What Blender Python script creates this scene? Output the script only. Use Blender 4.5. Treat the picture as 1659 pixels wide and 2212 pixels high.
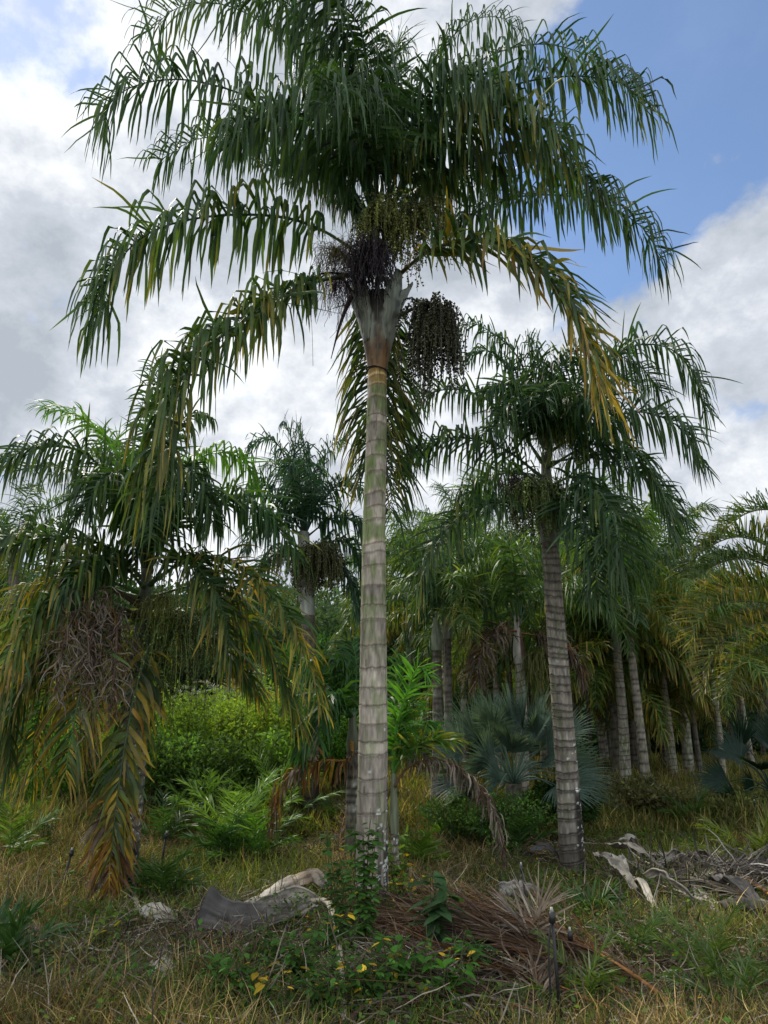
import bpy, math, random
import numpy as np
from mathutils import Vector

for o in list(bpy.data.objects): bpy.data.objects.remove(o)
SC = bpy.context.scene
COL = SC.collection
R = math.radians

# ------------------------------------------------------------------ camera
PITCH = R(18.0); F = 1522.0; CAMZ = 1.6
cam = bpy.data.cameras.new("camera"); camo = bpy.data.objects.new("camera", cam)
COL.objects.link(camo); SC.camera = camo
camo.location = (0, 0, CAMZ); camo.rotation_euler = (R(90) + PITCH, 0, 0)
cam.sensor_fit = 'VERTICAL'; cam.sensor_height = 36; cam.lens = 36 * F / 2212
cam.clip_start = 0.05; cam.clip_end = 3000

# ------------------------------------------------------------------ light
SUN_EL, SUN_AZ = R(48), R(-38)          # azimuth from +Y towards +X
sun = bpy.data.lights.new("sun", 'SUN'); suno = bpy.data.objects.new("sun", sun); COL.objects.link(suno)
sun.energy = 2.8; sun.angle = R(5); sun.color = (1.0, .93, .80)
sd = Vector((math.sin(SUN_AZ) * math.cos(SUN_EL), math.cos(SUN_AZ) * math.cos(SUN_EL), math.sin(SUN_EL)))
suno.rotation_euler = sd.to_track_quat('Z', 'Y').to_euler()

SC.view_settings.view_transform = 'Standard'; SC.view_settings.look = 'None'
SC.view_settings.exposure = 0.68; SC.view_settings.gamma = 1

cp, sp = math.cos(PITCH), math.sin(PITCH)
def ray(px, py):
    a = (px - 829.5) / F; b = (1106 - py) / F
    return np.array([a, cp - b * sp, sp + b * cp])
def W(px, py, Y):
    d = ray(px, py); return np.array([0, 0, CAMZ]) + d * (Y / d[1])

def build_world():
    w = bpy.data.worlds.new("World"); SC.world = w; w.use_nodes = True
    nt = w.node_tree; N = nt.nodes; L = nt.links; N.clear()
    out = N.new('ShaderNodeOutputWorld')
    sky = N.new('ShaderNodeTexSky'); sky.sky_type = 'NISHITA'; sky.sun_disc = False
    sky.sun_elevation = SUN_EL; sky.sun_rotation = SUN_AZ; sky.air_density = 1.0; sky.dust_density = .15; sky.ozone_density = 3.0
    bg1 = N.new('ShaderNodeBackground'); bg1.inputs[1].default_value = 0.11
    L.new(sky.outputs[0], bg1.inputs[0])
    tc = N.new('ShaderNodeTexCoord')
    def noise(scale, detail, rough, stretch=(1, 1, 1), loc=(0, 0, 0), dist=0.0):
        m = N.new('ShaderNodeMapping'); m.inputs['Scale'].default_value = stretch; m.inputs['Location'].default_value = loc
        L.new(tc.outputs['Generated'], m.inputs[0])
        n = N.new('ShaderNodeTexNoise'); n.inputs['Scale'].default_value = scale; n.inputs['Detail'].default_value = detail
        n.inputs['Roughness'].default_value = rough; n.inputs['Distortion'].default_value = dist
        L.new(m.outputs[0], n.inputs['Vector']); return n.outputs['Fac']
    def math_(op, a, b=None, c=None):
        m = N.new('ShaderNodeMath'); m.operation = op
        for i, v in enumerate((a, b, c)):
            if v is None: continue
            if isinstance(v, (int, float)): m.inputs[i].default_value = v
            else: L.new(v, m.inputs[i])
        return m.outputs[0]
    def blob(px, py, r0, r1):
        d = ray(px, py); d = d / np.linalg.norm(d)
        v = N.new('ShaderNodeVectorMath'); v.operation = 'DOT_PRODUCT'
        L.new(tc.outputs['Generated'], v.inputs[0]); v.inputs[1].default_value = tuple(d)
        mr = N.new('ShaderNodeMapRange'); mr.interpolation_type = 'SMOOTHSTEP'
        L.new(v.outputs['Value'], mr.inputs['Value'])
        mr.inputs['From Min'].default_value = math.cos(R(r1)); mr.inputs['From Max'].default_value = math.cos(R(r0))
        return mr.outputs[0]
    shape = noise(2.8, 12, .60, (1, 1, 1.3), (3.1, 0, .7), .12)
    # clear patches of this sky (right half, upper left corner) against its cloud banks
    clear = math_('MULTIPLY', blob(1470, 310, 3, 15), .46)
    clear = math_('ADD', clear, math_('MULTIPLY', blob(1230, 60, 3, 13), .20))
    clear = math_('ADD', clear, math_('MULTIPLY', blob(90, 10, 0, 8), .27))
    clear = math_('ADD', clear, math_('MULTIPLY', blob(1590, 800, 1, 6), .42))
    clear = math_('ADD', clear, math_('MULTIPLY', blob(610, 930, 1, 9), .30))
    clear = math_('SUBTRACT', clear, math_('MULTIPLY', blob(1660, 640, 3, 8.5), .36))
    clear = math_('SUBTRACT', clear, math_('MULTIPLY', blob(1560, 260, 1, 4.5), .13))
    dens = math_('SUBTRACT', math_('ADD', math_('MULTIPLY_ADD', shape, 1.7, -.35), .19), clear)
    mk = N.new('ShaderNodeMapRange'); mk.interpolation_type = 'SMOOTHSTEP'
    L.new(dens, mk.inputs['Value']); mk.inputs['From Min'].default_value = .36; mk.inputs['From Max'].default_value = .56
    mask = math_('MAXIMUM', mk.outputs[0], .05)
    # cloud brightness
    b1 = noise(3.0, 12, .62, (1, 1, 1.3), (1.7, 2.2, 0), .1)
    b2 = noise(11, 8, .62, (1, 1, 1.4), (5, 1, 0), .1)
    bb = math_('ADD', math_('MULTIPLY_ADD', b1, 1.15, -.20), math_('MULTIPLY_ADD', b2, .55, -.115))
    bb = math_('ADD', bb, math_('MULTIPLY', blob(130, 260, 3, 17), .09))
    bb = math_('ADD', bb, math_('MULTIPLY', blob(1600, 560, 1, 8), .10))
    bb = math_('ADD', bb, math_('MULTIPLY', blob(700, 1000, 3, 22), .10))
    bb = math_('SUBTRACT', bb, math_('MULTIPLY', blob(330, 480, 3, 11), .07))
    bb = math_('SUBTRACT', bb, math_('MULTIPLY', blob(60, 780, 2, 9), .0))
    cr = N.new('ShaderNodeValToRGB'); e = cr.color_ramp.elements
    e[0].position = .38; e[0].color = (.33, .365, .41, 1)
    e[1].position = .72; e[1].color = (.74, .76, .78, 1)
    m_ = e.new(.53); m_.color = (.45, .48, .53, 1)
    L.new(bb, cr.inputs[0])
    bg2 = N.new('ShaderNodeBackground'); 
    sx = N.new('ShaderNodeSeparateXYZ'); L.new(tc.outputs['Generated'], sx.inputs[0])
    bk = N.new('ShaderNodeMapRange'); L.new(sx.outputs['Y'], bk.inputs['Value'])       # unseen clouds behind the camera, brightened to light the trunks from the front
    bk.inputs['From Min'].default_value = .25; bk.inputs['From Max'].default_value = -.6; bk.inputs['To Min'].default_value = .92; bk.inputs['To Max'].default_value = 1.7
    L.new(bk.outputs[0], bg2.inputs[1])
    L.new(cr.outputs[0], bg2.inputs[0])
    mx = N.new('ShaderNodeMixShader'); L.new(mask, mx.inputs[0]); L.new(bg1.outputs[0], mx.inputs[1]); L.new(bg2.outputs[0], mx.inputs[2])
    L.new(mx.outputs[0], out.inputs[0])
build_world()

# ------------------------------------------------------------------ helpers
rng = np.random.default_rng(7)
def nrm(v): return v / np.maximum(np.linalg.norm(v, axis=-1, keepdims=True), 1e-9)
def smooth(x): x = np.clip(x, 0, 1); return x * x * (3 - 2 * x)
def _h(i, j, k, s):
    n = (i * 374761393 + j * 668265263 + k * 2147483647 + s * 1274126177) & 0xffffffff
    n = ((n ^ (n >> 13)) * 1274126177) & 0xffffffff
    return ((n ^ (n >> 16)) & 0xffff) / 65535.0
def vnoise(p, s=0):
    p = np.asarray(p, float); i = np.floor(p).astype(np.int64); f = p - i; f = f * f * (3 - 2 * f); r = 0
    for a in (0, 1):
        for b in (0, 1):
            for c in (0, 1):
                wgt = (f[..., 0] if a else 1 - f[..., 0]) * (f[..., 1] if b else 1 - f[..., 1]) * (f[..., 2] if c else 1 - f[..., 2])
                r = r + wgt * _h(i[..., 0] + a, i[..., 1] + b, i[..., 2] + c, s)
    return r
def ground_z(x, y):
    x = np.asarray(x, float); y = np.asarray(y, float)
    g = .7 * smooth((y - 8) / 12)
    q = np.stack([x * .6, y * .6, x * 0], -1); g = g + .10 * (vnoise(q, 3) - .5) * smooth((y + 2) / 6)
    q = np.stack([x * 2.1, y * 2.1, x * 0], -1); g = g + .05 * (vnoise(q, 4) - .5)
    hill = smooth((y - 48) / 70) * (20 - 7 * smooth((x + 20) / 60)) * smooth((x + 260) / 120)
    q = np.stack([x * .03, y * .03, x * 0], -1)
    return g + hill * (.85 + .3 * vnoise(q, 5))
def G(px, py):
    d = ray(px, py); lo, hi = 1.0, 60.0
    for _ in range(40):
        m = (lo + hi) / 2; z = CAMZ + d[2] * m / d[1]; x = d[0] * m / d[1]
        if z > float(ground_z(x, m)): lo = m
        else: hi = m
    return np.array([d[0] * lo / d[1], lo, float(ground_z(d[0] * lo / d[1], lo))])
def GY(px, Y):                      # ground point at depth Y seen in picture column px (iterated)
    py = 1700.0
    for _ in range(12):
        p = W(px, py, Y); z = float(ground_z(p[0], Y)); t = math.atan2(z - CAMZ, Y) - PITCH
        py = 1106 - F * math.tan(t)
    p = W(px, py, Y); p[2] = float(ground_z(p[0], Y)); return p

class MB:
    def __init__(s): s.v = []; s.c = []; s.q = []; s.t = []; s.n = 0
    def add(s, v, c, quads=None, tris=None):
        v = np.asarray(v, float).reshape(-1, 3); c = np.asarray(c, float)
        if c.ndim == 1: c = np.tile(c, (len(v), 1))
        c = c.reshape(-1, 3)
        if quads is not None and len(quads): s.q.append(np.asarray(quads) + s.n)
        if tris is not None and len(tris): s.t.append(np.asarray(tris) + s.n)
        s.v.append(v); s.c.append(c); s.n += len(v)
    def mesh(s, name, mat, origin=(0, 0, 0), smooth_=False):
        v = np.concatenate(s.v) - np.asarray(origin, float); c = np.concatenate(s.c)
        q = np.concatenate(s.q).astype(np.int32) if s.q else np.zeros((0, 4), np.int32)
        t = np.concatenate(s.t).astype(np.int32) if s.t else np.zeros((0, 3), np.int32)
        me = bpy.data.meshes.new(name)
        me.vertices.add(len(v)); me.vertices.foreach_set('co', v.astype(np.float32).ravel())
        me.loops.add(len(q) * 4 + len(t) * 3); me.loops.foreach_set('vertex_index', np.concatenate([q.ravel(), t.ravel()]))
        me.polygons.add(len(q) + len(t))
        st = np.concatenate([np.arange(len(q)) * 4, len(q) * 4 + np.arange(len(t)) * 3]).astype(np.int32)
        me.polygons.foreach_set('loop_start', st)
        if smooth_: me.polygons.foreach_set('use_smooth', np.ones(len(q) + len(t), bool))
        a = me.color_attributes.new('Col', 'FLOAT_COLOR', 'POINT')
        a.data.foreach_set('color', np.concatenate([c, np.ones((len(c), 1))], 1).astype(np.float32).ravel())
        me.update(calc_edges=True); me.validate()
        me.materials.append(mat)
        return me
    def obj(s, name, mat, parent=None, origin=None, smooth_=False):
        if origin is None: origin = parent.location if parent is not None else (0, 0, 0)
        me = s.mesh(name, mat, origin, smooth_)
        o = bpy.data.objects.new(name, me); COL.objects.link(o)
        if parent is not None: o.parent = parent
        else: o.location = origin
        return o

def tag(o, label=None, cat=None, group=None, kind=None):
    if label: o['label'] = label
    if cat: o['category'] = cat
    if group: o['group'] = group
    if kind: o['kind'] = kind
    return o
def thing(name, loc, label, cat, group=None):
    o = bpy.data.objects.new(name, None); COL.objects.link(o); o.location = tuple(float(a) for a in loc); o.empty_display_size = .2
    return tag(o, label, cat, group)

def spline(pts, n):
    P = np.asarray(pts, float); m = len(P)
    Q = np.vstack([2 * P[0] - P[1], P, 2 * P[-1] - P[-2]])
    u = np.linspace(0, m - 1, n * 4); i = np.minimum(u.astype(int), m - 2); f = (u - i)[:, None]
    a, b, c, d = Q[i], Q[i + 1], Q[i + 2], Q[i + 3]
    r = .5 * (2 * b + (c - a) * f + (2 * a - 5 * b + 4 * c - d) * f ** 2 + (3 * b - a - 3 * c + d) * f ** 3)
    s = np.concatenate([[0], np.cumsum(np.linalg.norm(np.diff(r, axis=0), axis=1))])
    t = np.linspace(0, s[-1], n)
    return np.stack([np.interp(t, s, r[:, k]) for k in range(3)], 1), s[-1]

def tube(mb, path, rad, col, k=6, cap=True, flat=1.0):
    path = np.asarray(path, float); n = len(path); rad = np.broadcast_to(rad, n)
    T = nrm(np.gradient(path, axis=0)); ref = np.array([0, 0, 1.]) if abs(T[0][2]) < .85 else np.array([0, 1., 0])
    A = nrm(np.cross(T, ref)); B = np.cross(A, T)
    th = np.arange(k) * 2 * np.pi / k
    v = path[:, None] + rad[:, None, None] * (np.cos(th)[None, :, None] * A[:, None] + flat * np.sin(th)[None, :, None] * B[:, None])
    i, j = np.meshgrid(np.arange(n - 1), np.arange(k), indexing='ij'); j2 = (j + 1) % k
    q = np.stack([i * k + j, i * k + j2, (i + 1) * k + j2, (i + 1) * k + j], -1).reshape(-1, 4)
    col = np.asarray(col, float); c = np.tile(col, (n * k, 1)) if col.ndim == 1 else np.repeat(col, k, 0)
    tr = []
    if cap:
        for e in (0, n - 1): tr += [(e * k, e * k + a, e * k + a + 1) if e else (0, a + 1, a) for a in range(1, k - 1)]
    mb.add(v, c, q, tr)

def ribbons(mb, P, D, Wv, length, width, K, grav, col0, col1, prof=None, fold=0.0, cpow=2.0, wig=0.0):
    """N curved leaf blades: start P, direction D, width direction Wv; grav (N,K) pull per segment."""
    N = len(P)
    if N == 0: return
    length = np.broadcast_to(length, N).astype(float); width = np.broadcast_to(width, N).astype(float)
    grav = np.broadcast_to(grav, (N, K))
    pts = [P]; ds = []; d = nrm(D.astype(float)); g = np.array([0, 0, -1.])
    for k in range(K):
        d = nrm(d + g * grav[:, k, None] + (wig * rng.normal(size=(N, 3)) if wig else 0)); ds.append(d)
        pts.append(pts[-1] + d * (length / K)[:, None])
    ds.append(ds[-1]); pts = np.stack(pts, 1); ds = np.stack(ds, 1)
    w = Wv[:, None] - (Wv[:, None] * ds).sum(-1, keepdims=True) * ds; w = nrm(w)
    if prof is None: prof = np.array([.45, .9, 1, .95, .8, .55, .05])
    pr = np.interp(np.linspace(0, 1, K + 1), np.linspace(0, 1, len(prof)), prof)
    hw = (width[:, None] * pr[None])[..., None] * .5
    t = np.linspace(0, 1, K + 1)[None, :, None] ** cpow
    c = col0[:, None] * (1 - t) + col1[:, None] * t
    base = np.arange(N)[:, None] * 1
    if fold:
        nn = np.cross(ds, w)
        v = np.stack([pts - w * hw + nn * hw * fold, pts, pts + w * hw + nn * hw * fold], 2); S = 3
    else:
        v = np.stack([pts - w * hw, pts + w * hw], 2); S = 2
    c = np.repeat(c[:, :, None], S, 2)
    b = (np.arange(N) * (K + 1) * S)[:, None]; k = np.arange(K)[None] * S
    qs = []
    for a in range(S - 1):
        qs.append(np.stack([b + k + a, b + k + a + 1, b + k + S + a + 1, b + k + S + a], -1).reshape(-1, 4))
    mb.add(v.reshape(-1, 3), c.reshape(-1, 3), np.concatenate(qs))

# colours by age: 0 green .. 1 yellow .. 2 brown .. 3 grey
AG = np.array([0, .45, 1.0, 1.5, 2.0, 3.0])
AC = np.array([[.022, .062, .026], [.10, .14, .024], [.38, .255, .028], [.18, .085, .026], [.062, .038, .026], [.22, .19, .155]])
def agecol(a, green=None, jit=.25):
    a = np.clip(np.asarray(a, float), 0, 3)
    C = AC.copy()
    if green is not None: C[0] = green; C[1] = .55 * C[1] + .45 * np.array(green) * 1.6
    c = np.stack([np.interp(a, AG, C[:, k]) for k in range(3)], -1)
    return c * np.exp(jit * rng.normal(size=c.shape[:-1]))[..., None]

def frond(mb, pts, L=.75, w=.045, n=80, clear=.16, phi=(-.35, .75), fwd=(.55, 1.0), grav=.10, kink=.9, kink_p=.75, age=0., tip=.25,
          var=.12, green=None, rad=.024, K=7, stem=None, curl=0.0, base_age=None, fold=0.0, ref=None, endlen=.5, age_end=0., kpos=(.25, .62)):
    path, Lr = spline(pts, 48)
    T = nrm(np.gradient(path, axis=0))
    h = path[-1] - path[0]; h[2] = 0
    if np.linalg.norm(h) < .15: h = np.array([.6, -1, 0.])
    if ref is not None: h = np.array(ref, float)
    S0 = nrm(np.cross(nrm(h), [0, 0, 1.]))
    if stem is None: stem = agecol(np.array([min(age * .8, 2.)]), green, 0)[0] * 1.5 + .012
    rr = rad * (1 - np.linspace(0, 1, 48)) ** .8 * .9 + rad * .12
    rr[:6] *= np.linspace(1.5, 1, 6)
    tube(mb, path, rr, stem, 5, True, .8)
    N = 2 * n; u = (np.arange(N) // 2 + rng.uniform(0, 1, N)) / n; u = u + np.sin(u * n * 1.4) * .55 / (n * 1.4); u = clear + (1 - clear) * u; u = np.clip(u, 0, .998)
    side = np.where(np.arange(N) % 2, 1., -1.)
    x = u * 47; i = np.minimum(x.astype(int), 46); f = (x - i)[:, None]
    P = path[i] * (1 - f) + path[i + 1] * f; Tt = nrm(T[i] * (1 - f) + T[i + 1] * f)
    S = nrm(S0[None] - (Tt @ S0)[:, None] * Tt); Nn = np.cross(S, Tt)
    ph = rng.uniform(phi[0], phi[1], N)[:, None]
    d0 = np.cos(ph) * S * side[:, None] + np.sin(ph) * Nn
    v = (u - clear) / (1 - clear)
    fw = (fwd[0] + (fwd[1] - fwd[0]) * v ** 2 + rng.normal(0, .09, N))[:, None]
    D = nrm(np.cos(fw) * d0 + np.sin(fw) * Tt + rng.normal(0, .10, (N, 3)))
    ln = L * np.minimum(1, .6 + 2.0 * v) * (1 - (1 - endlen) * v ** 3) * np.where(rng.uniform(size=N) < .08, rng.uniform(.3, .8, N), rng.uniform(.82, 1.15, N))
    wd = w * rng.uniform(.75, 1.15, N) * (1 - .45 * v ** 3)
    gr = np.full((N, K), grav) * rng.uniform(.6, 1.5, (N, 1)); gr[:, 0] *= .3
    kk = np.clip((rng.uniform(kpos[0], kpos[1], N) * K).astype(int), 1, K - 2); on = rng.uniform(size=N) < kink_p
    gr[np.arange(N)[on], kk[on]] += kink * rng.uniform(.6, 1.5, on.sum())
    aft = (np.arange(K)[None] > kk[:, None]) & on[:, None]; gr = gr + aft * kink * .35
    a = age + var * rng.normal(size=N) + age_end * v ** 2
    # ages run in patches along the rachis
    a = a + .5 * var * np.sin(u * 17 + rng.uniform(0, 6))
    c0 = agecol(a if base_age is None else a * 0 + base_age, green); ta = a + tip * rng.uniform(0, 2, N)
    c1 = agecol(ta, green)
    tw = rng.normal(0, .65, N)[:, None]
    Wv = nrm(Tt * np.cos(tw) + np.cross(D, Tt) * np.sin(tw))
    ribbons(mb, P, D, Wv, ln, wd, K, gr, c0, c1, fold=fold, wig=curl)

# ------------------------------------------------------------------ materials
def vc_mat(name, rough=.5, trans=0.0, bump=0.0, bscale=60, stretch=(1, 1, 1), mod=.25, spec=.5, mscale=25):
    m = bpy.data.materials.new(name); m.use_nodes = True; nt = m.node_tree; N = nt.nodes; L = nt.links; N.clear()
    out = N.new('ShaderNodeOutputMaterial'); at = N.new('ShaderNodeAttribute'); at.attribute_name = 'Col'
    tc = N.new('ShaderNodeTexCoord'); mp = N.new('ShaderNodeMapping'); mp.inputs['Scale'].default_value = stretch
    L.new(tc.outputs['Object'], mp.inputs[0])
    nz = N.new('ShaderNodeTexNoise'); nz.inputs['Scale'].default_value = mscale; nz.inputs['Detail'].default_value = 5; nz.inputs['Roughness'].default_value = .65
    L.new(mp.outputs[0], nz.inputs['Vector'])
    mr = N.new('ShaderNodeMapRange'); mr.inputs['From Min'].default_value = .3; mr.inputs['From Max'].default_value = .7
    mr.inputs['To Min'].default_value = 1 - mod; mr.inputs['To Max'].default_value = 1 + mod; L.new(nz.outputs['Fac'], mr.inputs['Value'])
    vm = N.new('ShaderNodeVectorMath'); vm.operation = 'SCALE'; L.new(at.outputs['Color'], vm.inputs[0]); L.new(mr.outputs[0], vm.inputs['Scale'])
    p = N.new('ShaderNodeBsdfPrincipled'); L.new(vm.outputs[0], p.inputs['Base Color']); p.inputs['Roughness'].default_value = rough
    p.inputs['Specular IOR Level'].default_value = spec
    if bump:
        n2 = N.new('ShaderNodeTexNoise'); n2.inputs['Scale'].default_value = bscale; n2.inputs['Detail'].default_value = 6; L.new(mp.outputs[0], n2.inputs['Vector'])
        b = N.new('ShaderNodeBump'); b.inputs['Strength'].default_value = bump; b.inputs['Distance'].default_value = .02
        L.new(n2.outputs['Fac'], b.inputs['Height']); L.new(b.outputs[0], p.inputs['Normal'])
    if trans:
        t = N.new('ShaderNodeBsdfTranslucent')
        v2 = N.new('ShaderNodeVectorMath'); v2.operation = 'MULTIPLY'; L.new(vm.outputs[0], v2.inputs[0]); v2.inputs[1].default_value = (1.45, 1.45, .60)
        L.new(v2.outputs[0], t.inputs[0]); mx = N.new('ShaderNodeMixShader'); mx.inputs[0].default_value = trans
        L.new(p.outputs[0], mx.inputs[1]); L.new(t.outputs[0], mx.inputs[2]); L.new(mx.outputs[0], out.inputs[0])
    else: L.new(p.outputs[0], out.inputs[0])
    return m
M_LEAF = vc_mat('palm_leaf', .50, .34, mod=.25, spec=.32, mscale=9)
M_SOFT = vc_mat('weed_leaf', .7, .35, mod=.3, spec=.12, mscale=8)
M_DRY = vc_mat('dry_leaf', .85, .15, mod=.35, spec=.06, mscale=14)
M_BARK = vc_mat('palm_bark', .85, 0, .5, 30, (1, 1, .22), .48, .2, 20)
M_SHEATH = vc_mat('sheath', .6, 0, .3, 22, (1, 1, .3), .28, .35, 10)
M_FRUIT = vc_mat('fruit', .5, 0, mod=.3, spec=.4, mscale=40)
M_STICK = vc_mat('dead_stalk', .85, 0, .3, 60, (1, 1, 1), .3, .2, 30)
M_PLASTIC = vc_mat('plastic', .4, 0, mod=.1, spec=.4)

def ground_mat():
    m = bpy.data.materials.new('ground_soil'); m.use_nodes = True; nt = m.node_tree; N = nt.nodes; L = nt.links
    p = N['Principled BSDF']; p.inputs['Roughness'].default_value = .95; p.inputs['Specular IOR Level'].default_value = .1
    tc = N.new('ShaderNodeTexCoord')
    def nz(s, d, r=.6):
        n = N.new('ShaderNodeTexNoise'); n.inputs['Scale'].default_value = s; n.inputs['Detail'].default_value = d; n.inputs['Roughness'].default_value = r
        L.new(tc.outputs['Object'], n.inputs['Vector']); return n
    a = nz(.7, 6); r1 = N.new('ShaderNodeValToRGB'); e = r1.color_ramp.elements
    e[0].position = .36; e[0].color = (.040, .045, .014, 1); e[1].position = .66; e[1].color = (.22, .145, .085, 1)
    x = e.new(.48); x.color = (.085, .075, .03, 1); x = e.new(.56); x.color = (.13, .095, .05, 1)
    L.new(a.outputs['Fac'], r1.inputs[0])
    b = nz(28, 8, .7); r2 = N.new('ShaderNodeMapRange'); r2.inputs['From Min'].default_value = .3; r2.inputs['From Max'].default_value = .7
    r2.inputs['To Min'].default_value = .5; r2.inputs['To Max'].default_value = 1.5; L.new(b.outputs['Fac'], r2.inputs['Value'])
    vm = N.new('ShaderNodeVectorMath'); vm.operation = 'SCALE'; L.new(r1.outputs[0], vm.inputs[0]); L.new(r2.outputs[0], vm.inputs['Scale'])
    L.new(vm.outputs[0], p.inputs['Base Color'])
    bp = N.new('ShaderNodeBump'); bp.inputs['Strength'].default_value = .8; bp.inputs['Distance'].default_value = .03
    L.new(b.outputs['Fac'], bp.inputs['Height']); L.new(bp.outputs[0], p.inputs['Normal'])
    return m

# ------------------------------------------------------------------ ground
def build_ground():
    ys = np.concatenate([np.arange(-8, 3, 1.), np.arange(3, 24, .15), np.arange(24, 60, 1.5), np.arange(60, 160, 4), np.arange(160, 1600, 80)])
    xs = np.concatenate([np.arange(-1200, -120, 90), np.arange(-120, -16, 5), np.arange(-16, 16, .2), np.arange(16, 120, 5), np.arange(120, 1200, 90)])
    X, Y = np.meshgrid(xs, ys); Z = ground_z(X, Y)
    mb = MB(); nx, ny = len(xs), len(ys)
    i, j = np.meshgrid(np.arange(ny - 1), np.arange(nx - 1), indexing='ij')
    q = np.stack([i * nx + j, i * nx + j + 1, (i + 1) * nx + j + 1, (i + 1) * nx + j], -1).reshape(-1, 4)
    mb.add(np.stack([X, Y, Z], -1), [.1, .08, .05], q)
    tag(mb.obj('ground', ground_mat(), smooth_=True), kind='structure')
build_ground()

# ------------------------------------------------------------------ palm pieces
def trunk_mesh(mb, path, r0, r1, flare=.12, flare_h=.5, spacing=.19, ridge=.035, palette='main', seed=0, hi=True, s_low=0.0):
    k = (72 if palette == 'main' else 48) if hi else 12
    p, Ls = spline(path, 8); n = int(Ls / (.008 if hi else .05)) + 4; p, Ls = spline(path, n)
    r = np.random.default_rng(seed)
    sp_ = []; s = .02
    while s < Ls + 1: sp_.append(s); s += spacing * r.uniform(.5, 1.45)
    sp_ = np.array(sp_)
    th = np.arange(k) * 2 * np.pi / k + .3; S = np.linspace(0, Ls, n)
    TH, SS = np.meshgrid(th, S)
    q = np.stack([np.cos(TH) * 1.5 + 9, np.sin(TH) * 1.5, SS * 3.], -1)
    s_eff = SS + .020 * (.2 + 1.6 * vnoise(np.stack([SS * 2.3, SS * 0, SS * 0 + seed], -1), 4)) * np.cos(TH + 1.3 * np.sin(SS * .9 + seed) + seed) + .022 * (vnoise(q * 1.7, 1) - .5)
    idx = np.clip(np.searchsorted(sp_, s_eff) - 1, 0, len(sp_) - 2)
    ph = np.clip((s_eff - sp_[idx]) / (sp_[idx + 1] - sp_[idx]), 0, 1); dist = (s_eff - sp_[idx])
    u = SS / Ls
    rad = (r0 + (r1 - r0) * u ** .9) + flare * np.exp(-SS / flare_h * 2.2) * r0 * 2
    irr = .6 + .8 * _h(idx, idx * 0, idx * 0, seed + 3)
    rad = rad * (1 + ridge * irr * (ph ** 3 * .8 + .5 * np.exp(-ph * 9) - .30) - ridge * .9 * (dist < .012))
    rad = rad * (1 + .05 * (vnoise(q * .5, 5) - .5))
    v = p[:, None] + rad[..., None] * np.stack([np.cos(TH), np.sin(TH), TH * 0], -1)
    n1 = vnoise(np.stack([np.cos(TH) * 2.2 + 5, np.sin(TH) * 2.2, SS * 5], -1), seed + 11)
    n2 = vnoise(np.stack([np.cos(TH) * 9 + 5, np.sin(TH) * 9, SS * 14], -1), seed + 12)
    n3 = vnoise(np.stack([np.cos(TH) * 1.2 + 5, np.sin(TH) * 1.2, SS * 1.1], -1), seed + 13)
    ringr = _h(idx, idx * 0 + 1, idx * 0, seed + 9)
    grey = np.array([.30, .265, .215]); dk = np.array([.10, .085, .065]); gn = np.array([.12, .18, .045]); tan = np.array([.42, .345, .25]); blk = np.array([.020, .018, .016])
    c = grey[None, None] * (.62 + .75 * n2[..., None] * .6 + .3 * ringr[..., None])
    def mixc(c, col, f): f = np.clip(f, 0, 1)[..., None]; return c * (1 - f) + np.asarray(col) * f
    if palette == 'main':
        c = mixc(c, gn, smooth((u - .30) / .35) * smooth((n1 - .32) * 4) * .78 + .35 * smooth((n1 - .6) * 5) * (u < .4) * smooth((u - .08) * 10))
        c = mixc(c, tan, (.8 * smooth(1 - ph / .30)) * smooth((n2 - .2) * 3) * (.35 + .65 * smooth((u - .2) * 2.5)))
        c = mixc(c, dk, .45 * smooth((n3 - .52) * 4) * (1 - .5 * smooth((u - .35) * 5)) * smooth((n1 - .3) * 4))
        c = c * (.82 + .36 * ringr)[..., None]
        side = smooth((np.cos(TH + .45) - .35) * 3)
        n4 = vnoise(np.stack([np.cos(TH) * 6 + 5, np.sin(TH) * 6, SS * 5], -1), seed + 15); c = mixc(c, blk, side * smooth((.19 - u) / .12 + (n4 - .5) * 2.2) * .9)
        crk = (vnoise(np.stack([TH * 14, SS * 2.5, TH * 0], -1), 77) > .985) & (ph > .1) & (ph < .8); c = mixc(c, blk * 2, crk * .7 * (u < .6))
        c = mixc(c, [.26, .17, .06], smooth((u - .95) / .03) * smooth((n1 - .15) * 3))
        c = mixc(c, [.55, .40, .18], smooth((u - .93) / .03) * smooth((.28 - ph) * 6))
    elif palette == 'right':
        c = c * .66
        c = mixc(c, [.33, .32, .28], .6 * smooth((n2 - .5) * 4) * (ringr > .55))
        c = mixc(c, [.10, .12, .05], .5 * smooth((n1 - .55) * 4))
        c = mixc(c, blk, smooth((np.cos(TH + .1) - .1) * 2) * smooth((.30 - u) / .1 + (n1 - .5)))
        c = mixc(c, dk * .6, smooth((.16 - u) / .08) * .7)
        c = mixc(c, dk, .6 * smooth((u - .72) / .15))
    elif palette == 'pale':
        c = c * .95; c = mixc(c, [.14, .17, .06], smooth((n1 - .45) * 4) * .6); c = mixc(c, [.40, .41, .34], smooth((n1 - .5) * 5) * smooth((n2 - .45) * 5) * .8)
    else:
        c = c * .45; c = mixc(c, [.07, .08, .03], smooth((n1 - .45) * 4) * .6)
    dl = .015 if hi else .03
    c = mixc(c, blk * 1.6, (.75 if palette == 'main' else .95) * np.exp(-(dist / dl) ** 2) * smooth((n2 - .05) * 3 + ringr * .8))
    if palette == 'right': c = mixc(c, blk * 2, .75 * smooth((ph - .70) / .22) * smooth((n2 - .2) * 4))  # ridge shading painted into the bark: broad dark band under each ring lip
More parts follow.
